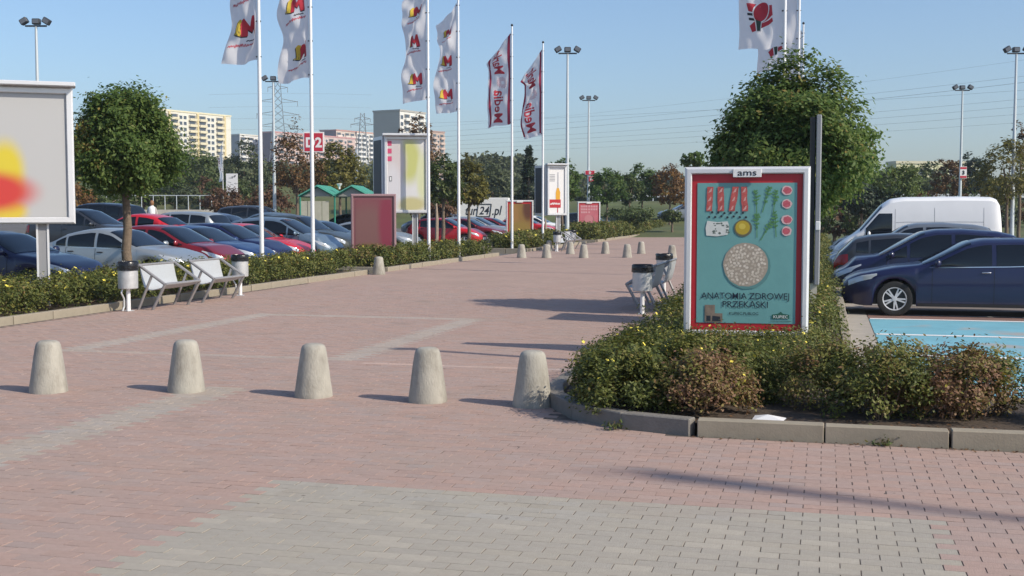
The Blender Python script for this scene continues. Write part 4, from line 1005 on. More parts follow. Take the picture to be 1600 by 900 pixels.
flat('pack_window_print', [[(-.46, -.815), (-.41, -.815), (-.41, -.75), (-.46, -.75)]], M_dark, .004); flat('pack_window_print', [[(-.39, -.815), (-.29, -.815), (-.30, -.76), (-.39, -.75)]], M_dark, .004)
# other poster cases along the promenade
def pcase(label, px, Y, rz, m, **k):
    p = far(px, Y); return poster_case(label, (p.x, Y, 0), rz, 1.44, 2.03, .26, m, **k)
pcase('blurred dark red poster case left of the V-shaped billboard', 584, 38.5, .12, blur_print('poster_blur_red', (.20, .065, .075), [(-.2, -.1, .8, .9, (.19, .09, .085)), (.45, .1, .35, 1.3, (.22, .035, .06)), (-.1, -.75, .6, .25, (.18, .10, .05))]), red=mat('border_mauve', (.20, .075, .085), .4), fmat=mat('frame_mauve', (.30, .19, .20), .4), tabs=False)
pcase('blurred brown poster case below the twin banners', 812, 63, .10, blur_print('poster_blur_brown', (.27, .16, .05), [(-.35, .1, .35, 1.2, (.33, .18, .06)), (.45, .55, .35, .7, (.12, .05, .03)), (.0, -.5, .7, .5, (.28, .19, .05))]))
pk, ps = pcase('pinkish red poster case with white lettering under the round trees', 920, 75, .15, mat('poster_pink', (.50, .14, .17), .4, noise=.12, scale=4))
rr = random.Random(8); flat('print_rows', [[(x, z), (x + .1, z), (x + .1, z + .1), (x, z + .1)] for x in (-.5, -.36, -.22, -.04, .12, .28, .42) for z in (.68, .50, .32) if not (z < .4 and x > .1)], mat('print_rose', (.62, .34, .36), .5), .004, ps)['kind'] = 'stuff'
flat('print_disc', [ellp(.05, -.1, .3, .3, 24)], mat('print_rose2', (.36, .12, .14), .5), .003, ps); flat('print_disc', [ellp(-.02, -.05, .27, .27, 24)], mat('print_rose3', (.52, .2, .22), .5), .005, ps)
def billboard(label, loc, rz, W, H, zb, m, poles, V=None, thick=.22):
    root = empty('billboard', loc, rz, label, 'billboard')
    MB().box((0, .14, zb + H / 2), (W - .04, .2, H - .04)).build('cabinet', M_cab, root)
    mb = MB(); frame_ring(mb, -W / 2, W / 2, zb, zb + H, .12, -.04, .10, .03); mb.build('frame', M_frame, root)
    MB().box((0, -.005, zb + H + .04), (W + .1, .42, .08), bev=.015).build('top_rail', M_frame, root)
    s_ = MB().add([(-W / 2 + .1, .008, -H / 2 + .1), (W / 2 - .1, .008, -H / 2 + .1), (W / 2 - .1, .008, H / 2 - .1), (-W / 2 + .1, .008, H / 2 - .1)], [(0, 1, 2, 3)]).build('poster', m, root, (0, 0, zb + H / 2), fix=False)
    for (x, w) in poles:
        pb_ = MB().box((x, .16, zb / 2 - .06), (w, .1, zb + .16)).build('post', M_cab, root)
        for sx in (-1, 1): MB().box((x + sx * (w / 2 + .02), .16, zb / 2 - .06), (.035, .14, zb + .14)).build('post_flange', M_frame, pb_)
    if V:
        ang, L = V; c, s2 = math.cos(ang), math.sin(ang); x0 = -W / 2 - .06
        def fn(a, y, z): return (x0 + a * -c + y * s2, .10 + a * s2 + y * c, z)
        w_ = MB(); w_.prism([(0, zb), (L, zb), (L, zb + H), (0, zb + H)], 0, .18, fn); w_.build('second_cabinet', M_frame, root)
        w2 = MB(); w2.prism([(.12, zb + .12), (L - .1, zb + .12), (L - .1, zb + H - .12), (.12, zb + H - .12)], -.012, -.004, fn); w2.build('second_poster', M_dark, root)
    return root, s_
M_bl1 = blur_print('billboard_print_grey', (.45, .45, .45), [(.02, -.28, .36, .62, (.62, .50, .04)), (.05, -.98, .36, .24, (.62, .46, .05)), (-.9, 0.5, .72, 1.0, (.66, .58, .48)), (-.9, -.2, .78, .42, (.68, .45, .05)), (-.9, -.98, .78, .22, (.66, .46, .04)), (-.25, -.64, .86, .40, (.55, .05, .04)), (-1.0, -.62, .9, .3, (.55, .05, .04))])
bp = far(8, 21.2)
billboard('large grey billboard with soft yellow and red print at the picture edge', (bp.x + .02, 21.2, .0), .34, 2.32, 2.42, 1.53, M_bl1, [(.60, .14), (-.7, .14)])
bp = far(636, 41)
bb, bs = billboard('V-shaped white billboard with soft yellow-green print between the flagpoles', (bp.x, 41, 0), .10, 1.52, 2.62, 1.66, blur_print('billboard_print_lime', (.70, .69, .68), [(.10, .5, .45, .9, (.55, .56, .20)), (.55, -.1, .25, 1.0, (.66, .68, .42)), (-.35, .4, .4, .9, (.62, .55, .54)), (.15, -1.0, .6, .3, (.55, .50, .25)), (-.5, -.4, .4, .9, (.66, .64, .66))]), [(.28, .12)], V=(RAD(73), 1.1))
flat('pink_square_print', [[(-.66, z), (-.5, z), (-.5, z + .16), (-.66, z + .16)] for z in (.98, .72, .46)], mat('print_pink', (.62, .08, .18), .5), .003, bs)['kind'] = 'stuff'
flat('small_mark_print', [[(-.58, -.22), (-.50, -.22), (-.50, -.05), (-.58, -.05)]], M_dark, .003, bs); flat('small_mark_print', [[(-.565, -.2), (-.515, -.2), (-.515, -.07), (-.565, -.07)]], M_signwhite, .005, bs)
bp = far(870, 60)
bb, bs = billboard('white billboard with an orange bottle and a red label beside the twin banners', (bp.x, 60, 0), .25, 1.02, 2.5, 1.5, M_signwhite, [(.1, .14)], V=(RAD(79), 1.2))
M_or = mat('print_orange', (.72, .36, .02), .5)
flat('bottle_print', [[(-.06, -.45), (.16, -.45), (.17, -.1), (.10, .12), (.0, .12), (-.06, -.1)]], M_or, .003, bs); flat('bottle_neck_print', [[(.03, .12), (.08, .12), (.075, .9), (.035, .9)]], mat('print_greyblue', (.35, .36, .4), .5), .003, bs)
flat('red_label_print', [[(-.40, -.86), (.20, -.86), (.20, -.45), (-.40, -.45)]], M_red, .005, bs); flat('label_line_print', squig(-.34, .14, -.66, .05, 12, .04, 6), M_signwhite, .008, bs)
flat('small_print', [[(-.38, z), (-.1, z), (-.1, z + .03), (-.38, z + .03)] for z in (.45, .52, .6, .68, .76)], mat('print_midgrey', (.3, .3, .32), .5), .003, bs)['kind'] = 'stuff'; flat('red_drop_print', [[(.02, -1.1), (.06, -1.1), (.06, -.86), (.02, -.86)]], M_red, .003, bs)
# double-sided board seen edge-on beside the teal poster
ep = P(-.15, 18.0); eb = empty('edge_on_board', (ep.x, ep.y, 0), RZ_U, 'tall double-sided board seen edge-on right behind the teal poster', 'billboard')
MB().box((.6, .045, 1.92), (1.2, .07, 2.4)).build('panel', M_black, eb); MB().box((.6, -.045, 1.92), (1.24, .07, 2.46), bev=.01).build('frame', M_cab, eb)
MB().box((-.01, -.05, 1.55), (.05, .07, .13), bev=.01).build('bracket', M_signwhite, eb)
MB().box((.08, 0, .36), (.10, .10, .8)).build('post', mat('cream_post', (.55, .50, .40), .6), eb)
# ------------------------------------------------------------------ bollards, benches, bins
def bollard_mesh(k):
    r = random.Random(k); w = [[1 + r.uniform(-.006, .006) for _ in range(32)] for _ in range(12)]
    prof = [(.185, -.02), (.188, .004), (.184, .05), (.170, .14), (.156, .24), (.142, .34), (.128, .425), (.120, .463), (.108, .487), (.085, .502), (.045, .508), (.001, .509)]
    return MB().lathe(prof, 32, wob=lambda i, kk: w[kk][i]).mesh('bollard', M_concrete, smooth=70)
BM = [bollard_mesh(k) for k in range(4)]
for k, (px, py, sc, lab) in enumerate([
    (76, 612, 1, 'leftmost of the five near concrete bollards'), (291, 611, 1, 'second of the five near concrete bollards from the left'), (490, 619, 1, 'middle one of the five near concrete bollards'),
    (668.5, 627, 1, 'near concrete bollard just left of the one in the hedge shadow'), (832, 634, 1, 'near concrete bollard half in the corner hedge shadow'),
    (592, 429, .98, 'concrete bollard alone in the hedge gap by the red poster case'), (815, 403, 1, 'leftmost bollard of the far group in front of the brown poster case'),
    (854, 403, 1, 'far bollard overlapping another one behind it'), (858, 392, .9, 'far bollard peeping out behind another bollard'), (891, 397, .98, 'far bollard in front of the farthest bench'),
    (912, 403, 1, 'far bollard just right of the farthest bench'), (946, 396.5, .98, 'far bollard standing midway on the promenade'), (980, 402.5, 1, 'darker far bollard with its shaded side to view'),
    (1002, 396.5, .98, 'far bollard second from the teal poster edge'), (1050, 404.5, 1, 'far bollard next to the teal poster edge above the bin'), (968, 371.5, .92, 'farthest bollard, at the kerb of the curving hedge')]):
    p = at(px, py); o = link_mesh('bollard', BM[k % 4], None, (p.x, p.y, 0), k * 1.7); o.scale = (sc * .97, sc * .97, sc); o.rotation_euler = (math.sin(k * 2.3) * .012, math.cos(k * 1.9) * .012, k * 1.7); tag(o, lab, 'bollard', 'concrete bollards')
mb = MB(); mb.box((0, 0, 0), (.35, .25, .16), bev=.03); p = at(958, 374); tag(mb.build('concrete_lump', M_concrete, None, (p.x, p.y, .06)), 'broken concrete lump beside the farthest bollard', 'stone')

def litter_bin(label, s, t, rz, bag=1.0):
    p = P(s, t); root = empty('litter_bin', (p.x, p.y, 0), rz, label, 'litter bin', 'steel litter bins'); root.scale = (.9, .9, .9)
    dr = MB(); dr.lathe([(.001, .44), (.17, .44), (.188, .452), (.19, .47), (.19, .86), (.183, .865), (.18, .86), (.18, .50), (.001, .50)], 28); dr.build('drum', M_galv, root, smooth=40)
    bg_ = MB(); r = random.Random(int(t * 10)); w = [[1 + r.uniform(-.03, .03) for _ in range(24)] for _ in range(6)]
    bg_.lathe([(.192, .78 + .03), (.206, .80), (.203, .88), (.207, .935 * bag), (.19, .95 * bag), (.165, .86)], 24, wob=lambda i, k: w[k][i]); bg_.build('bag', M_bag, root, smooth=60)
    MB().path([(0, 0, -.05), (0, 0, .46)], [.042, .042], 14).build('post', M_white, root, smooth=50)
    br = MB(); br.path([(.0, .13, .44), (.0, .16, .36), (.0, .10, .25), (.0, .10, .1), (.0, .14, .01)], [.018] * 5, 8); br.build('brace', M_galv, root, smooth=50)
    MB().box((0, 0, .008), (.16, .16, .016), bev=.004).build('base_plate', M_galv, root)
    return root
def bench(label, s, t, flip=1, gap=.55, L=1.22, units=2, group='tube-framed benches'):
    """x runs along the bench, -y is the front (promenade side)."""
    p = P(s, t); root = empty('bench', (p.x, p.y, 0), RZ_U if flip > 0 else RZ_U + math.pi, label, 'bench', group)
    # local +y = away from the promenade for flip>0 (left side): RZ_U rotates x onto u, y onto -v
    for k in range(units):
        x0 = k * (L + gap)
        if flip < 0: x0 = -x0 - L
        fr = MB(); A = [(x0, -.25, .46), (x0 + L, -.25, .46)]
        fr.tube(A[0], A[1], .028, .028, 10)
        top = [(x0, .27, .80), (x0 + L, .27, .80)]
        fr.build('front_rail', M_tubegrey, root, smooth=50); MB().tube(top[0], top[1], .022, .022, 8).build('top_rail', M_tubegrey, root, smooth=50)
        for x in (x0, x0 + L):
            MB().tube((x, -.25, .46), (x, .27, .80), .027, .027, 10).build('armrest', M_tubegrey, root, smooth=50)
            MB().tube((x, -.25, .46), (x, .02, -.02), .027, .027, 10).build('leg', M_tubegrey, root, smooth=50)
            MB().tube((x, .02, .60), (x, .30, -.02), .024, .024, 10).build('leg', M_tubegrey, root, smooth=50)
        prof = [(.265, .795), (.245, .68), (.215, .54), (.18, .42), (.12, .365), (.02, .36), (-.10, .385), (-.2, .415), (-.235, .43)]
        m = MB(); n = len(prof); xa, xb = x0 + .03, x0 + L * .98 - .02
        vs = [(x, y, z) for x in (xa, xb) for y, z in prof] + [(x, y + .012, z - .012) for x in (xa, xb) for y, z in prof]
        fs = [(i, i + 1, n + i + 1, n + i) for i in range(n - 1)] + [(2 * n + i, 3 * n + i, 3 * n + i + 1, 2 * n + i + 1) for i in range(n - 1)] + [(i, 2 * n + i, 2 * n + i + 1, i + 1) for i in range(n - 1)] + [(n + i, n + i + 1, 3 * n + i + 1, 3 * n + i) for i in range(n - 1)] + [(0, n, 3 * n, 2 * n), (n - 1, 3 * n - 1, 4 * n - 1, 2 * n - 1)]
        m.add(vs, fs); m.build('seat_shell', mat('perforated_sheet', (.50, .52, .53), .5, .25, noise=.08, scale=40), root, smooth=40)
    return root
litter_bin('steel litter bin with a black bag below the ball tree trunk', -11.85, 18.75, RZ_U + 1.2, 1.03)
litter_bin('steel litter bin at the far end of the double bench', -11.75, 22.75, RZ_U + .3)
bench('double bench of pale sheet seats on grey tubes below the ball tree', -11.55, 19.05, 1)
litter_bin('steel litter bin at the near end of the bench beside the corner hedge', -3.0, 20.4, RZ_U - 1.5)
litter_bin('steel litter bin at the far end of the bench beside the teal poster', -3.3, 25.6, RZ_U - 1.5)
bench('bench seen end-on between two bins left of the teal poster', -3.15, 21.2, -1)
b3 = at(888, 388); s3 = b3.x * CA - b3.y * SA; t3 = b3.x * SA + b3.y * CA
litter_bin('left bin of the farthest bench by the curving hedge', -11.05, 50.2, RZ_U + 1.2); litter_bin('right bin of the farthest bench by the curving hedge', -11.3, 54.6, RZ_U + 1.2)
bench('farthest bench, small between two bins beyond the bollards', -11.0, 50.9, 1)

# ------------------------------------------------------------------ cars
def smooth_interp(pts, sig):
    xs_, zs_ = np.array([p[0] for p in pts]), np.array([p[1] for p in pts])
    g = np.linspace(-.5, xs_[-1] + .5, 1400); v = np.interp(g, xs_, zs_); h = g[1] - g[0]; k = np.arange(-40, 41) * h
    w = np.exp(-.5 * (k / sig) ** 2); w /= w.sum(); v2 = np.convolve(np.pad(v, 40, mode='edge'), w, 'valid')
    return lambda x: float(np.interp(x, g, v2))
class CarShape:
    def __init__(c, L, W, top, belt, axles, wr, ws, rw, panes, tum=.30, sill=.20, crown=.075, nose=.40, tailr=.30, kind='car', hl=None, tl=None):
        c.L, c.W, c.axles, c.wr, c.ws, c.rw, c.panes, c.tum, c.sill, c.crown, c.kind = L, W, axles, wr, ws, rw, panes, tum, sill, crown, kind
        c.ft, c.fb = smooth_interp(top, .035), smooth_interp(belt, .06); c.nose, c.tailr = nose, tailr
        c.hl, c.tl = hl or (.10, .62, 2.9, 4.3), tl or (L - .34, L - .02, 2.6, 4.1)
        c.meshes = {}
    def plan(c, x):
        f = 1.0
        if x < .62: f -= c.nose * (1 - max(0, x) / .62) ** 2.6
        if x > c.L - .5: f -= c.tailr * ((x - c.L + .5) / .5) ** 2.8
        return f
    def section(c, x):
        zc, zb = c.ft(x), min(c.fb(x), c.ft(x) - .02); w = c.W / 2 * c.plan(x); zl = c.sill + .10 * max(0, 1 - x / .35) ** 2 + .12 * max(0, 1 - (c.L - x) / .4) ** 2
        for a in c.axles:
            R = c.wr + .055; d = abs(x - a)
            if d < R: zl = max(zl, c.wr + math.sqrt(R * R - d * d) - .0)
        g = zb - zl
        pts = [(w * .955, zl), (w * .99, zl + .22 * g), (w * 1.0, zl + .5 * g), (w * .99, zl + .8 * g), (w * .955, zb)]
        cab = zc - zb; cr = min(c.crown, .42 * cab); ze = zc - cr
        we = max(w * .955 - c.tum * (ze - zb) * 1.0 - .05 * max(0, 1 - cab / .3), w * .45)
        bow = .03 if cab > .2 else 0
        for f in (.25, .5, .75, 1.0): pts.append((w * .955 + (we - w * .955) * f + bow * math.sin(math.pi * f), zb + (ze - zb) * f))
        pts += [(we * .88, ze + cr * .55), (we * .62, ze + cr * .86), (we * .3, ze + cr * .98), (0, zc)]
        return pts
    def surf(c, x, r):
        p = c.section(x); i = min(int(r), 11); f = r - i
        return (p[i][0] * (1 - f) + p[i + 1][0] * f, p[i][1] * (1 - f) + p[i + 1][1] * f)
    def body(c):
        xs_ = set(np.round(np.linspace(0, c.L, 64), 4)); xs_ |= {.015, .04, c.L - .015, c.L - .04}
        for a in c.axles:
            R = c.wr + .055
            for t in np.linspace(0, math.pi, 13): xs_.add(round(a + R * math.cos(t) * .9999, 4))
        xs_ = sorted(x for x in xs_ if 0 <= x <= c.L); n = 13; co, q = [], []
        for x in xs_:
            s = c.section(x)
            for (y, z) in s: co.append((x, y, z))
            for (y, z) in s[:-1][::-1]: co.append((x, -y, z))
        m = 2 * n - 1
        for i in range(len(xs_) - 1):
            for j in range(m - 1): q.append((i * m + j, i * m + j + 1, (i + 1) * m + j + 1, (i + 1) * m + j))
        mb = MB(); mb.add(co, q); mb.f.append(list(range(m))); mb.m.append(0); mb.f.append([(len(xs_) - 1) * m + j for j in range(m)][::-1]); mb.m.append(0)
        return mb
    def patch(c, x0, x1, r0, r1, side, off=.006, nx=14, nr=6, rfun=None, mb=None):
        mb = mb or MB(); vs = []
        for i in range(nx + 1):
            x = x0 + (x1 - x0) * i / nx; ra, rb = rfun(x) if rfun else (r0, r1)
            for j in range(nr + 1):
                r_ = ra + (rb - ra) * j / nr; y, z = c.surf(x, r_); e = .01
                y2, z2 = c.surf(x, min(12, r_ + .02)); y1, z1 = c.surf(x, max(0, r_ - .02)); tv = Vector((0, y2 - y1, z2 - z1))
                ya, za = c.surf(min(c.L, x + e), r_); yb, zb_ = c.surf(max(0, x - e), r_); tx = Vector((2 * e, ya - yb, za - zb_))
                nn = tx.cross(tv); nn = nn.normalized() if nn.length > 1e-9 else Vector((0, 0, 1))
                if nn.y < 0 and r_ < 8: nn = -nn
                if r_ >= 8 and nn.z < 0: nn = -nn
                vs.append((x + nn.x * off, side * (y + nn.y * off), z + nn.z * off))
        fs = [(i * (nr + 1) + j, i * (nr + 1) + j + 1, (i + 1) * (nr + 1) + j + 1, (i + 1) * (nr + 1) + j) for i in range(nx) for j in range(nr)]
        mb.add(vs, fs); return mb
    def screen(c, x0, x1, inset=.94, off=.008):
        mb = MB(); vs = []; nx, ny = 12, 12
        for i in range(nx + 1):
            x = x0 + (x1 - x0) * i / nx; sl = (c.ft(x + .01) - c.ft(x - .01)) / .02; nn = Vector((-sl, 0, 1)).normalized()
            for j in range(ny + 1):
                v = (j / ny * 2 - 1) * inset; r_ = 12 - abs(v) * 3.9; y, z = c.surf(x, r_); y = abs(y) * (1 if v > 0 else -1)
                vs.append((x + nn.x * off, y, z + nn.z * off))
        mb.add(vs, [(i * (ny + 1) + j, i * (ny + 1) + j + 1, (i + 1) * (ny + 1) + j + 1, (i + 1) * (ny + 1) + j) for i in range(nx) for j in range(ny)])
        return mb
def wheel_meshes(R, spokes=5, twin=True, width=.21):
    t = MB(); w = width / 2; prof = [(R * .66, -w * .9), (R * .80, -w), (R * .96, -w * .92), (R, -w * .7), (R, w * .7), (R * .96, w * .92), (R * .80, w), (R * .66, w * .9)]
    t.lathe(prof, 32, axis='Y'); r_ = MB(); y = -w * .82
    r_.lathe([(R * .68, y), (R * .66, y - .012), (R * .61, y - .006), (R * .60, y + .06)], 32, axis='Y')
    n = spokes * (2 if twin else 1)
    for k in range(n):
        a = 2 * math.pi * (k // 2 + (.13 if k % 2 else -.13)) / spokes if twin else 2 * math.pi * k / spokes
        c0, c1 = R * .12, R * .63; ww = R * (.042 if twin else .09)
        d = Vector((math.cos(a), 0, math.sin(a))); e = Vector((-math.sin(a), 0, math.cos(a)))
        P0, P1 = d * c0 + Vector((0, y - .002, 0)), d * c1 + Vector((0, y - .006, 0))
        vs = [P0 - e * ww * 1.2, P0 + e * ww * 1.2, P1 + e * ww, P1 - e * ww]; vs += [v + Vector((0, .035, 0)) for v in vs]
        r_.add(vs, [(0, 1, 2, 3), (4, 7, 6, 5), (0, 4, 5, 1), (1, 5, 6, 2), (2, 6, 7, 3), (3, 7, 4, 0)])
    r_.lathe([(.001, y - .012), (R * .13, y - .010), (R * .15, y + .03)], 16, axis='Y')
    b = MB(); b.lathe([(.001, y + .05), (R * .67, y + .05)], 24, axis='Y')
    return t.mesh('tyre', M_tyre, smooth=35), r_.mesh('rim', M_rim, smooth=30), b.mesh('brake', M_black)
def tops(L, H, cowl_x, cowl_z, roof0, roof1, tail, noz=.60):
    return [(0, noz - .06), (.05, noz + .05), (.30, noz + .17), (cowl_x - .45, cowl_z - .05), (cowl_x, cowl_z), (roof0 - .15, H - .08), (roof0 + .15, H - .015), ((roof0 + roof1) / 2, H), (roof1, H - .05)] + tail
SH = {
 'hatch': CarShape(4.05, 1.74, tops(4.05, 1.48, 1.05, .98, 2.0, 3.2, [(3.55, 1.36), (3.93, .98), (4.02, .86), (4.05, .7)]), [(0, .5), (.05, .6), (.3, .72), (1.05, .90), (2.2, .93), (3.5, 1.0), (3.95, .95), (4.05, .68)], (.82, 3.33), .31, (1.10, 1.93), (3.6, 3.92), [(1.22, 2.28), (2.36, 3.18), (3.24, 3.52)]),
 'coupe': CarShape(4.2, 1.75, tops(4.2, 1.44, 1.2, .95, 2.15, 3.1, [(3.5, 1.30), (4.05, .98), (4.15, .86), (4.2, .7)], .58), [(0, .48), (.05, .58), (.3, .70), (1.2, .87), (2.2, .92), (3.6, 1.02), (4.1, .92), (4.2, .68)], (.85, 3.45), .32, (1.25, 2.08), (3.5, 4.0), [(1.36, 2.62), (2.72, 3.4)]),
 'sedan': CarShape(4.5, 1.76, tops(4.5, 1.43, 1.25, .96, 2.15, 3.0, [(3.35, 1.30), (3.92, 1.03), (4.42, .98), (4.48, .85), (4.5, .7)]), [(0, .5), (.05, .6), (.3, .72), (1.2, .90), (3.0, .94), (3.9, .98), (4.4, .92), (4.5, .68)], (.88, 3.52), .31, (1.3, 2.08), (3.36, 3.88), [(1.42, 2.38), (2.46, 3.22), (3.28, 3.55)]),
 'estate': CarShape(4.84, 1.82, tops(4.84, 1.50, 1.42, 1.00, 2.4, 4.1, [(4.45, 1.36), (4.74, .98), (4.80, .86), (4.84, .7)], .64), [(0, .54), (.05, .64), (.3, .76), (1.4, .93), (3.0, .96), (4.3, 1.02), (4.7, .96), (4.84, .68)], (.95, 3.72), .335, (1.46, 2.32), (4.45, 4.72), [(1.60, 2.68), (2.76, 3.60), (3.66, 4.34)]),
 'mpv': CarShape(4.15, 1.74, tops(4.15, 1.63, .95, 1.06, 2.0, 3.4, [(3.75, 1.50), (4.06, 1.05), (4.12, .9), (4.15, .7)], .62), [(0, .52), (.05, .62), (.3, .76), (1.0, .98), (2.2, 1.0), (3.6, 1.06), (4.05, 1.0), (4.15, .68)], (.82, 3.42), .31, (1.0, 1.92), (3.78, 4.05), [(1.12, 1.55), (1.62, 2.45), (2.53, 3.3), (3.36, 3.72)]),
 'suv': CarShape(4.45, 1.84, tops(4.45, 1.70, 1.2, 1.12, 2.1, 3.7, [(4.05, 1.58), (4.36, 1.12), (4.42, .95), (4.45, .75)], .74), [(0, .62), (.05, .72), (.3, .86), (1.2, 1.05), (2.2, 1.08), (3.8, 1.14), (4.35, 1.08), (4.45, .75)], (.88, 3.55), .36, (1.26, 2.02), (4.06, 4.34), [(1.4, 2.4), (2.48, 3.3), (3.36, 3.95)], sill=.26),
 'van': CarShape(5.95, 2.02, [(0, .62), (.05, .80), (.25, .98), (.75, 1.28), (.95, 1.42), (1.72, 2.22), (2.05, 2.42), (2.5, 2.48), (4.5, 2.5), (5.6, 2.48), (5.85, 2.38), (5.93, 1.9), (5.95, .9)], [(0, .55), (.1, .72), (.3, .9), (.8, 1.14), (1.4, 1.22), (3, 1.24), (5.8, 1.24), (5.95, .8)], (1.0, 4.9), .34, (.98, 1.74), None, [(1.18, 2.12)], tum=.09, sill=.30, crown=.14, nose=.34, tailr=.07, kind='van', hl=(.22, .72, 3.0, 4.2), tl=(5.86, 5.93, 2, 4)),
}
WH = {k: wheel_meshes(s.wr, 5, k in ('estate', 'suv', 'coupe')) for k, s in SH.items()}
M_clad = mat('dark_cladding', (.03, .03, .033), .6); M_seam = mat('panel_gap', (.012, .012, .014), .8)
def car_parts(k):
    c = SH[k]
    if c.meshes: return c.meshes
    m = {}; L, W = c.L, c.W
    m['body'] = [(c.body().mesh('body', M_white, smooth=38), (0, 0, 0), 'paint')]
    ub = MB(); ub.box((L / 2, 0, .42), (L - .35, W - .46, .38)); m['underbody'] = [(ub.mesh('underbody', M_black), (0, 0, 0), None)]
    m['windscreen'] = [(c.screen(*c.ws).mesh('windscreen', M_glassdark, smooth=60), (0, 0, 0), None)]
    if c.rw: m['rear_window'] = [(c.screen(*c.rw, inset=.88).mesh('rear_window', M_glassdark, smooth=60), (0, 0, 0), None)]
    sw = []
    def rf(x):
        p = c.section(x); h = p[8][1] - p[4][1]
        if c.kind == 'van': h2 = min(h - .06, .72); return (4 + 4 * .05, 4 + 4 * max(.05, h2 / max(h, .01)))
        if h < .09: return (4.2, 4.2)
        return (4 + 4 * min(.45, .03 / h), 4 + 4 * max(.5, 1 - .045 / h))
    for sd_ in (1, -1):
        for (a, b) in c.panes: sw.append((c.patch(a, b, 0, 0, sd_, .007, 18, 5, rf).mesh('side_window', M_glassdark, smooth=60), (0, 0, 0), None))
    m['side_window'] = sw
    hl, tl, hd, mr, sm = [], [], [], [], []
    for sd_ in (1, -1):
        hl.append((c.patch(c.hl[0], c.hl[1], c.hl[2], c.hl[3], sd_, .008, 10, 4, lambda x: (c.hl[2] + .5 * (x - c.hl[0]) / (c.hl[1] - c.hl[0]), c.hl[3])).mesh('headlight', M_lamp, smooth=60), (0, 0, 0), None))
        tl.append((c.patch(c.tl[0], c.tl[1], c.tl[2], c.tl[3], sd_, .008, 8, 4).mesh('tail_light', M_tail, smooth=60), (0, 0, 0), None))
        s = MB()
        seams = [c.panes[0][0] + .02] + [b + .04 for a, b in c.panes[:2]]
        if c.kind == 'van': seams = [1.15, 2.22, 3.6, 5.3]
        for x in seams: c.patch(x - .005, x + .005, .35, 4.0 if c.kind != 'van' else 7.2, sd_, .0035, 1, 14, mb=s)
        if c.kind == 'van': c.patch(2.25, 5.3, 5.55, 5.58, sd_, .0035, 10, 1, mb=s)
        sm.append((s.mesh('panel_gap', M_seam), (0, 0, 0), None))
        hs = [b - .1 for a, b in c.panes[:2]] if c.kind != 'van' else [2.1]
        for x in hs:
            y, z = c.surf(x, 3.35); hd.append((MB().box((0, 0, 0), (.17, .035, .028), bev=.01).mesh('door_handle', M_chrome if k in ('estate', 'suv') else M_clad, smooth=40), (x, sd_ * (y + .014), z), None if k in ('estate', 'suv') else None))
        x = c.panes[0][0] + .12; y, z = c.surf(x, 4.0)
        g = MB(); g.box((0, 0, 0), (.10, .21, .15), bev=.045, rz=sd_ * .15); mr.append((g.mesh('mirror', M_white, smooth=60), (x, sd_ * (y + .10), z + .09), 'paint'))
    m['headlight'], m['tail_light'], m['panel_gap'], m['door_handle'], m['mirror'] = hl, tl, sm, hd, mr
    cl_ = MB()
    for sd_ in (1, -1): c.patch(c.axles[0] + c.wr + .08, c.axles[1] - c.wr - .08, 0, .38, sd_, .006, 12, 2, mb=cl_)
    if c.kind == 'van':
        for sd_ in (1, -1): c.patch(.0, c.axles[0] - c.wr - .08, 0, 1.6, sd_, .006, 8, 3, mb=cl_)
    m['sill_cladding'] = [(cl_.mesh('sill_cladding', M_clad), (0, 0, 0), None)]
    if k in ('estate', 'sedan'):
        for sd_ in (1, -1): m.setdefault('chrome_strip', []).append((c.patch(c.panes[0][0] - .03, c.panes[-1][1] + .03, 4.0, 4.12, sd_, .009, 20, 1).mesh('chrome_strip', M_chrome), (0, 0, 0), None))
    zn = c.ft(0); wn_ = c.W * c.plan(0)
    gr = MB(); gr.box((-.004, 0, zn - .08), (.03, wn_ * .62, .09), bev=.012); gr.box((-.004, 0, c.sill + .16), (.03, wn_ * .74, .10), bev=.012)
    m['grille'] = [(gr.mesh('grille', M_clad), (0, 0, 0), None)]
    pl = MB().box((0, 0, 0), (.02, .52, .11), bev=.004).mesh('number_plate', M_plate)
    m['number_plate'] = [(pl, (-.022, 0, (zn - .08 + c.sill + .16) / 2 - .01), None), (pl, (L + .01, 0, .78 if c.kind == 'car' else .9), None)]
    c.meshes = m; return m
def paint(name, col, metal=.35):
    return mat('paint_' + name, col, .38, metal, coat=.45, noise=.04, scale=1.5)
def car(k, label, nose_s, t, gz, direction, pm, rzj=0.0, name='parked_car', extra=None, cat='car', group=None, loc=None, rz=None):
    """direction: +1 tail towards +s (right-hand lot), -1 tail towards -s."""
    c = SH[k]; p = P(nose_s, t) if loc is None else Vector(loc)
    ang = (RZ_V if direction > 0 else RZ_V + math.pi) + rzj if rz is None else rz
    root = empty(name, (p.x, p.y, gz), ang, label, cat, group)
    for nm_, lst in car_parts(k).items():
        for (me, lc, sp) in lst:
            o = link_mesh(nm_, me, root, lc)
            if sp == 'paint': o.material_slots[0].link = 'OBJECT'; o.material_slots[0].material = pm
    ty, rm, bk = WH[k]; r = random.Random(int(abs(p.x * 100)))
    for a in c.axles:
        for sd_ in (1, -1):
            w = link_mesh('wheel', ty, root, (a, sd_ * (c.W / 2 - .115), c.wr)); w.rotation_euler = (0, r.uniform(0, 6), 0 if sd_ < 0 else math.pi)
            link_mesh('rim', rm, w); link_mesh('brake_disc', bk, w)
    return root
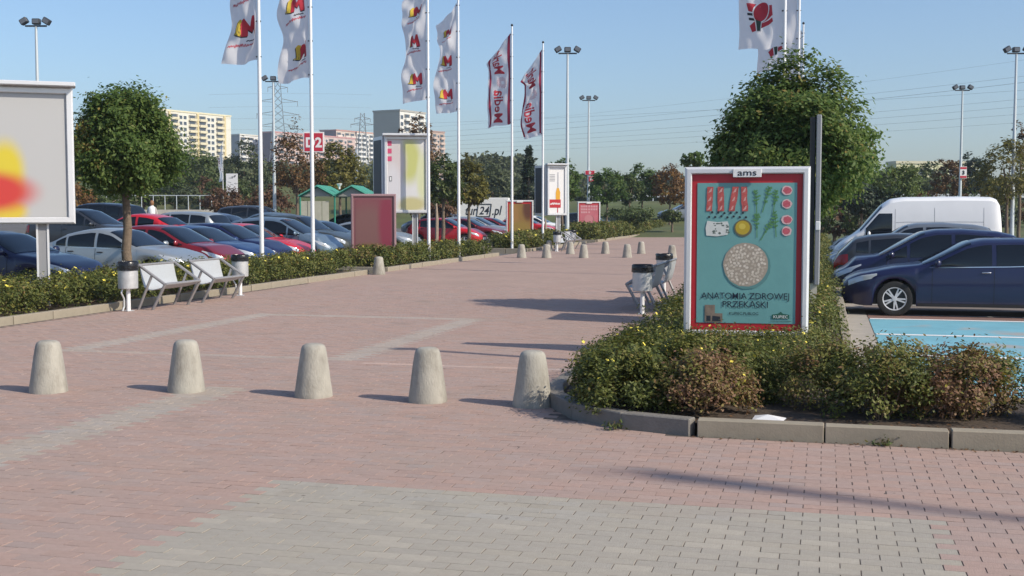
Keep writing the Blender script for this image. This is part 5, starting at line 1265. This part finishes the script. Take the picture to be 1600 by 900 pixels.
navy = paint('navy', (.006, .009, .05), .0); silver = paint('silver', (.42, .45, .45), .6); red = paint('red', (.52, .012, .022), .0); dred = paint('dark_red', (.22, .012, .02), .3); blue = paint('blue', (.02, .05, .15)); black = paint('black', (.01, .011, .015)); greyb = paint('grey_blue', (.17, .24, .31), .5); olive = paint('dark_olive', (.055, .06, .05)); grey = paint('grey', (.20, .22, .24), .5); whitep = paint('white', (.84, .84, .83), 0.0); dgrey = paint('dark_grey', (.05, .055, .065), .4)
GF = 'cars parked nose-in along the left hedge'; GB = 'cars in the rows behind on the left lot'; GR = 'cars parked along the right hedge'
def solve_s(px, t):
    # (s*CA+t*SA)*F/( -s*SA+t*CA) = px-800
    k = (px - 800) / F; return (k * t * CA - t * SA) / (CA + k * SA)
FRONT = [('sedan', 'navy blue saloon behind the large billboard post', 172, 22.6, navy), ('sedan', 'silver saloon whose bonnet points at the double bench', 316, 27.2, silver), ('hatch', 'crimson hatchback right of the silver saloon', 357, 29.6, dred),
 ('sedan', 'blue saloon right of the crimson hatchback', 405, 32.0, blue), ('hatch', 'navy hatchback tucked left of the bright red car by the flagpole', 436, 34.4, navy), ('coupe', 'bright red car with large pale headlamp behind the leftmost flagpole', 473, 36.7, red),
 ('mpv', 'grey-blue car with a white-lit mirror left of the second flagpole', 520, 39.1, greyb), ('suv', 'dark olive car right of the second flagpole', 546, 41.5, olive), ('hatch', 'light blue-grey car behind the blurred red poster case', 575, 43.8, greyb), ('sedan', 'silver car nosing out between the red poster and the billboard post', 648, 48.2, silver),
 ('hatch', 'bright red hatchback seen right of the V-shaped billboard', 752, 59.5, red), ('sedan', 'dark red saloon left of the brown poster case', 788, 64.0, dred), ('estate', 'silver car behind the dark red saloon', 806, 67, silver), ('sedan', 'maroon car half behind the brown poster case', 822, 70, dred),
 ('sedan', 'small red car at the foot of the orange bottle billboard', 868, 78, red), ('estate', 'white car right of the orange bottle billboard', 889, 81.5, whitep), ('suv', 'black car with pale lamps right of the pink poster case', 966, 90, black)]
CARS_DEFER = FRONT
for (k, lab, px, t, pm) in FRONT:
    s = min(-15.15, solve_s(px, t - .55)); 
    car(k, lab, s, t, LZ, -1, pm, random.Random(int(px)).uniform(-.02, .02), group=GF)
# rows behind: (shape, label, px of the car's middle, distance, paint, tail direction)
BACK = [('suv', 'black estate car at the back left of the ball tree trunk', 148, 50.5, black, 1), ('mpv', 'dark slate car right behind the large billboard edge', 135, 43.5, dgrey, -1), ('coupe', 'red car seen rear-on through the ball tree trunk', 212, 46.5, red, 1), ('estate', 'silver estate car with its rear pillar lit', 272, 50, silver, 1),
 ('sedan', 'navy saloon with chrome window line right of the silver estate', 325, 53.5, navy, 1), ('suv', 'big dark SUV left of the green-roofed shelter', 405, 62, dgrey, -1), ('hatch', 'small silver car in front of the big dark SUV', 412, 56.5, greyb, 1), ('hatch', 'black hatchback inside the green-roofed shelter shade', 540, 62, black, 1), ('hatch', 'grey car at the back behind the V-shaped billboard post', 677, 78, grey, 1)]
for (k, lab, px, Y, pm, dr) in BACK:
    p = far(px, Y); c = SH[k]; d = V2 * (1 if dr > 0 else -1); q = Vector((p.x, p.y, 0)) - Vector((d.x, d.y, 0)) * c.L / 2
    car(k, lab, 0, 0, lotz(p.x * CA - p.y * SA), dr, pm, group=GB, loc=q)
rc = at(1313, 480, RZL)
T0 = 24.55
car('estate', 'navy blue estate car with multi-spoke alloy wheels beside the blue bays', .36, T0 + .35, RZL, 1, navy, .0, group=GR)
car('mpv', 'tall dark blue car behind the navy estate', .15, T0 + 3.2, RZL, 1, navy, group=GR)
car('hatch', 'grey car with a red rear lamp reversed in before the white van', .2 + 4.05, T0 + 6.0, RZL, -1, dgrey, group=GR)
car('suv', 'silver car wedged between the grey car and the white van', .1, T0 + 9.6, RZL, 1, grey, group=GR)
van = car('van', 'long white high-roof panel van', .25, T0 + 16.6, RZL, 1, whitep, name='panel_van', cat='van'); van.scale = (.86, 1, .985)
car('coupe', 'dark blue car peeping out left of the white van bonnet', -.1, T0 + 13.2, RZL, 1, blue, group=GR)
car('mpv', 'slate car next to the dark blue one by the far hedge', .0, T0 + 20.2, RZL, 1, dgrey, group=GR)
car('sedan', 'silver-grey saloon beyond the white van windscreen', .3, T0 + 25.0, RZL, 1, grey, group=GR)
car('hatch', 'farthest grey car at the end of the right lot row', .3, T0 + 29.0, RZL, 1, dgrey, group=GR)
p = far(1015, 104); car('sedan', 'pale grey car far off under the round promenade trees', 0, 0, terrain(p.x, 104) * 0 + .9, 1, grey, loc=(p.x, 98, 0), rz=.1)

# lettered box truck
p = far(756, 88); tr = empty('box_truck', (p.x, 88, .0), -.05, 'white box truck with black lettering and a boxed number', 'truck')
M_truck = mat('truck_white', (.74, .73, .70), .5, noise=.05)
MB().box((0, 1.1, 1.62), (3.6, 2.2, 2.1), bev=.03).build('box_body', M_truck, tr)
cb = MB(); cb.prism([(1.95, .45), (3.5, .45), (3.55, 1.1), (3.3, 1.3), (2.95, 2.1), (2.75, 2.25), (1.95, 2.25)], .08, 2.1); cb.build('cab', M_truck, tr)
MB().prism([(2.25, 1.3), (3.12, 1.3), (2.88, 2.0), (2.25, 2.0)], .06, .075).build('side_window', M_glassdark, tr)
for x in (-1.1, 2.75):
    for y in (.1, 2.05):
        w = link_mesh('wheel', WH['van'][0], tr, (x, y, .34)); link_mesh('rim', WH['van'][1], w)
MB().box((0, 1.1, .5), (3.5, 1.0, .25)).build('chassis', M_black, tr)
text_on('lettering', 'tur', .95, M_dark, tr, (-.98, -.012, 1.42), .014, .25, width=.85); text_on('lettering', '24', .8, M_dark, tr, (.0, -.012, 1.46), .014, .25, width=.75); text_on('lettering', '.pl', .95, M_dark, tr, (.92, -.012, 1.42), .014, .25, width=.72)
fr = MB()
for (a, b) in (((-.52, 1.3), (.44, 1.3)), ((.44, 1.3), (.56, 2.2)), ((.56, 2.2), (-.40, 2.2)), ((-.40, 2.2), (-.52, 1.3))): fr.tube((a[0], -.012, a[1]), (b[0], -.012, b[1]), .035, .035, 6)
fr.build('number_frame', M_dark, tr)

# green-roofed trolley shelter
p = far(470, 60); ks = empty('trolley_shelter', (p.x, 60, LZ), -.03, 'green-framed trolley shelter with two ribbed gable roofs', 'shelter')
M_gfr = mat('green_frame', (.03, .24, .17), .5); M_groof = mat('green_roof', (.09, .36, .27), .5); M_poly = mat('polycarbonate_panel', (.48, .46, .36), .35, noise=.15, scale=2)
ev, pk_, bw, dp_ = zat(307, 60) - LZ, zat(292, 60) - LZ, 1.72, 3.4
fm = MB()
for k in range(3):
    for y in (0, dp_): fm.tube((k * bw, y, 0), (k * bw, y, ev), .045, .045, 6)
    fm.tube((k * bw, 0, ev), (k * bw, dp_, ev), .045, .045, 6)
for k in range(2):
    for y in (0, dp_): fm.tube((k * bw, y, ev), (k * bw + bw / 2, y, pk_), .045, .045, 6); fm.tube((k * bw + bw / 2, y, pk_), (k * bw + bw, y, ev), .045, .045, 6)
fm.build('frame', M_gfr, ks)
for k in range(2):
    for sd_ in (0, 1):
        rf_ = MB(); xa, za, xb, zb_ = (k * bw - .08, ev - .03, k * bw + bw / 2, pk_) if sd_ == 0 else (k * bw + bw / 2, pk_, k * bw + bw + .08, ev - .03)
        n = 22
        for i in range(n):
            y0, y1 = -.2 + (dp_ + .4) * i / n, -.2 + (dp_ + .4) * (i + 1) / n; h = .05 if i % 2 else .0
            rf_.add([(xa, y0, za + .05 + h), (xb, y0, zb_ + .05 + h), (xb, y1, zb_ + .05 + h), (xa, y1, za + .05 + h), (xa, y0, za + .02), (xb, y0, zb_ + .02), (xb, y1, zb_ + .02), (xa, y1, za + .02)], [(0, 1, 2, 3), (0, 4, 5, 1), (2, 6, 7, 3), (1, 5, 6, 2), (3, 7, 4, 0)])
        rf_.build('roof_slope', M_groof, ks)
    MB().add([(k * bw + .05, .03, ev), (k * bw + bw - .05, .03, ev), (k * bw + bw / 2, .03, pk_ - .05)], [(0, 1, 2)]).build('gable_panel', mat('gable_grey', (.30, .31, .28), .5), ks)
for i in range(4): MB().box((.18 + i * .36, 0, ev * .70), (.33, .03, ev * .42)).build('wall_panel', M_poly, ks); MB().box((.18 + i * .36, 0, ev * .27), (.33, .03, ev * .34)).build('wall_panel', M_poly, ks)
MB().box((.02, dp_ / 2, ev * .55), (.03, dp_ - .1, ev * .7)).build('side_panel', M_poly, ks)
MB().box((1.05, -.12, .75), (.55, .12, .5), bev=.02).build('notice_box', M_signwhite, ks)
vt = MB(); vt.lathe([(.04, 0), (.05, .12), (.15, .26), (.13, .28), (.001, .2)], 10, (bw * 1.02, 1.2, pk_ - .1)); vt.build('roof_vent', M_signwhite, ks)

# retaining wall with railing on the left, guard rail on the right
M_wallw = mat('retaining_concrete', (.50, .47, .40), .85, noise=.15, scale=1)
a, b = far(150, 90), far(350, 90); rw = empty('retaining_wall', (a.x, 90, -.3), 0, 'low pale retaining wall with a thin railing behind the left car park', 'wall'); wd = b.x - a.x
MB().box((wd / 2, 0, 1.05), (wd, .4, 2.1)).build('wall', M_wallw, rw)
for k in range(12): MB().tube((k * wd / 11, .0, 2.1), (k * wd / 11, 0, 3.15), .03, .03, 6).build('railing_post', M_post, rw)
MB().tube((0, 0, 3.15), (wd, 0, 3.15), .03, .03, 6).build('handrail', M_post, rw)
a, b = far(1300, 108), far(1640, 108); g = empty('guard_rail', (a.x, 108, terrain(a.x, 108)), 0, 'steel guard rail along the raised road behind the white van', 'guard rail'); wd = b.x - a.x
zr = zat(306, 108) - terrain(a.x, 108)
rl = MB(); rl.box((wd / 2, 0, zr), (wd, .06, .34)); rl.box((wd / 2, -.05, zr + .1), (wd, .06, .08)); rl.build('rail', M_galv, g)
for k in range(15): MB().box((k * wd / 14, .1, zr / 2), (.1, .1, zr + .3)).build('post', M_galv, g)
a, b = far(920, 112), far(1070, 112); g = empty('guard_rail', (a.x, 112, terrain(a.x, 112)), 0, 'grey barrier behind the round promenade trees', 'guard rail'); wd = b.x - a.x; zr = max(.6, zat(324, 112) - terrain(a.x, 112))
MB().box((wd / 2, 0, zr), (wd, .06, .5)).build('rail', M_galv, g)
for k in range(7): MB().box((k * wd / 6, .1, zr / 2), (.1, .1, zr + .3)).build('post', M_galv, g)

# wooden stakes in the left hedge and a side mirror post
for (px, Y, top, lab) in ((682, 46, 318, 'weathered wooden stake in the hedge before the bright red hatchback'), (852, 66, 340, 'pale post beside the pole of the orange bottle billboard')):
    p = far(px, Y); o = empty('stake', (p.x, Y, 0), 0, lab, 'stake'); h = zat(top, Y)
    MB().path([(0, 0, -.1), (.02, 0, h * .7), (0, 0, h)], [.07, .065, .03], 7).build('shaft', mat('old_wood', (.33, .26, .20), .9, noise=.3, scale=20), o)
# person walking behind the cars
def person(label, loc, h=1.72, rz=0.0):
    root = empty('person', loc, rz, label, 'person'); me = bpy.data.meshes.new('body')
    J = {'pel': (0, 0, .95, .13), 'chest': (0, 0, 1.28, .145), 'neck': (0, 0, 1.47, .055), 'head': (0, .0, 1.60, .095), 'crown': (0, 0, 1.70, .07),
         'ls': (.17, 0, 1.40, .06), 'le': (.24, .03, 1.12, .045), 'lw': (.25, -.06, .88, .032), 'lf': (.25, -.09, .78, .03), 'rs': (-.17, 0, 1.40, .06), 're': (-.24, .03, 1.12, .045), 'rw': (-.24, -.1, .90, .032), 'rf': (-.24, -.13, .80, .03),
         'lh': (.10, 0, .90, .09), 'lk': (.11, -.06, .50, .06), 'la': (.11, .0, .08, .04), 'lt': (.11, -.14, .03, .035), 'rh': (-.10, 0, .90, .09), 'rk': (-.11, .02, .50, .06), 'ra': (-.11, .12, .08, .04), 'rt': (-.11, -.02, .03, .035)}
    E = [('pel', 'chest'), ('chest', 'neck'), ('neck', 'head'), ('head', 'crown'), ('chest', 'ls'), ('ls', 'le'), ('le', 'lw'), ('lw', 'lf'), ('chest', 'rs'), ('rs', 're'), ('re', 'rw'), ('rw', 'rf'), ('pel', 'lh'), ('lh', 'lk'), ('lk', 'la'), ('la', 'lt'), ('pel', 'rh'), ('rh', 'rk'), ('rk', 'ra'), ('ra', 'rt')]
    ks_ = list(J); me.from_pydata([J[k][:3] for k in ks_], [(ks_.index(a), ks_.index(b)) for a, b in E], [])
    me.materials.append(mat('skin_and_clothes', (.5, .45, .42), .7)); o = link_mesh('body', me, root)
    md = o.modifiers.new('skin', 'SKIN'); o.modifiers.new('sub', 'SUBSURF').levels = 1; o.modifiers['sub'].render_levels = 2
    for i, k in enumerate(ks_): o.data.skin_vertices[0].data[i].radius = (J[k][3], J[k][3] * .8); o.data.skin_vertices[0].data[i].use_root = (k == 'pel')
    MB().lathe([(.001, 1.755), (.07, 1.735), (.102, 1.67), (.105, 1.60), (.09, 1.53), (.06, 1.50)], 14, (0, .015, 0)).build('hair', mat('auburn_hair', (.25, .12, .05), .6), root, smooth=60)
    MB().lathe([(.05, 1.47), (.15, 1.42), (.185, 1.30), (.165, 1.12), (.18, .92), (.17, .88)], 16).build('shirt', M_signwhite, root, smooth=60)
    MB().lathe([(.165, .95), (.17, .88), (.15, .8)], 16).build('trousers', mat('jeans', (.04, .05, .10), .8), root, smooth=60)
p = far(238.5, 60); person('person with auburn hair and white top half hidden by parked cars', (p.x, 60, lotz(p.x * CA - 60 * SA)))
# masts whose shadows fall across the paving, standing outside the picture to the right
p = Vector((.62, 8.08)) + SUN_H * (17.5 / math.tan(SUN_EL))
flag_on_pole('furled flag outside the picture casting the long shadow on the front paving', (p.x, p.y, 0), 17.5, .42, 3.4, 61, lambda add: None, th=60, amp=.05, pole_label='flagpole outside the picture casting the long shadow on the front paving', pole_r=.032)
p = Vector((-1.43, 15.4)) + SUN_H * (8.0 / math.tan(SUN_EL))
sp = empty('lamp_post', (p.x, p.y, RZL), 0, 'mast outside the picture whose shadow ends behind the near bollards', 'lamp post')
MB().path([(0, 0, -.1), (0, 0, 8.25)], [.1, .07], 10).build('post', M_post, sp)
MB().box((0, 0, 8.2), (.3, .2, .12), bev=.03).build('lamp_head', M_lampbody, sp)

p = P(-.42, 9.78); lit = MB(); lit.add([(-.13, -.04, .004), (.12, -.06, .012), (.15, .05, .02), (-.10, .07, .03), (.0, .01, .05)], [(0, 1, 4), (1, 2, 4), (2, 3, 4), (3, 0, 4)])
tag(lit.build('litter', M_signwhite, None, (p.x, p.y, .09), -.2), 'crumpled white sheet of litter in the dark hedge gap', 'litter')

# HAZE: thin even air over the whole place
hz = MB().box((0, 350, 29), (1500, 900, 64)).build('haze', mat('haze_unused', (.5, .5, .5)))
hm = bpy.data.materials.new('haze_air'); hm.use_nodes = True; hm.node_tree.nodes.remove(hm.node_tree.nodes['Principled BSDF'])
pv = hm.node_tree.nodes.new('ShaderNodeVolumePrincipled'); pv.inputs['Color'].default_value = (.78, .86, .95, 1); pv.inputs['Density'].default_value = .00045; pv.inputs['Anisotropy'].default_value = .3
hm.node_tree.links.new(pv.outputs[0], hm.node_tree.nodes['Material Output'].inputs['Volume'])
hz.data.materials.clear(); hz.data.materials.append(hm); tag(hz, 'thin even haze in the air over the whole place', 'haze', kind='stuff')
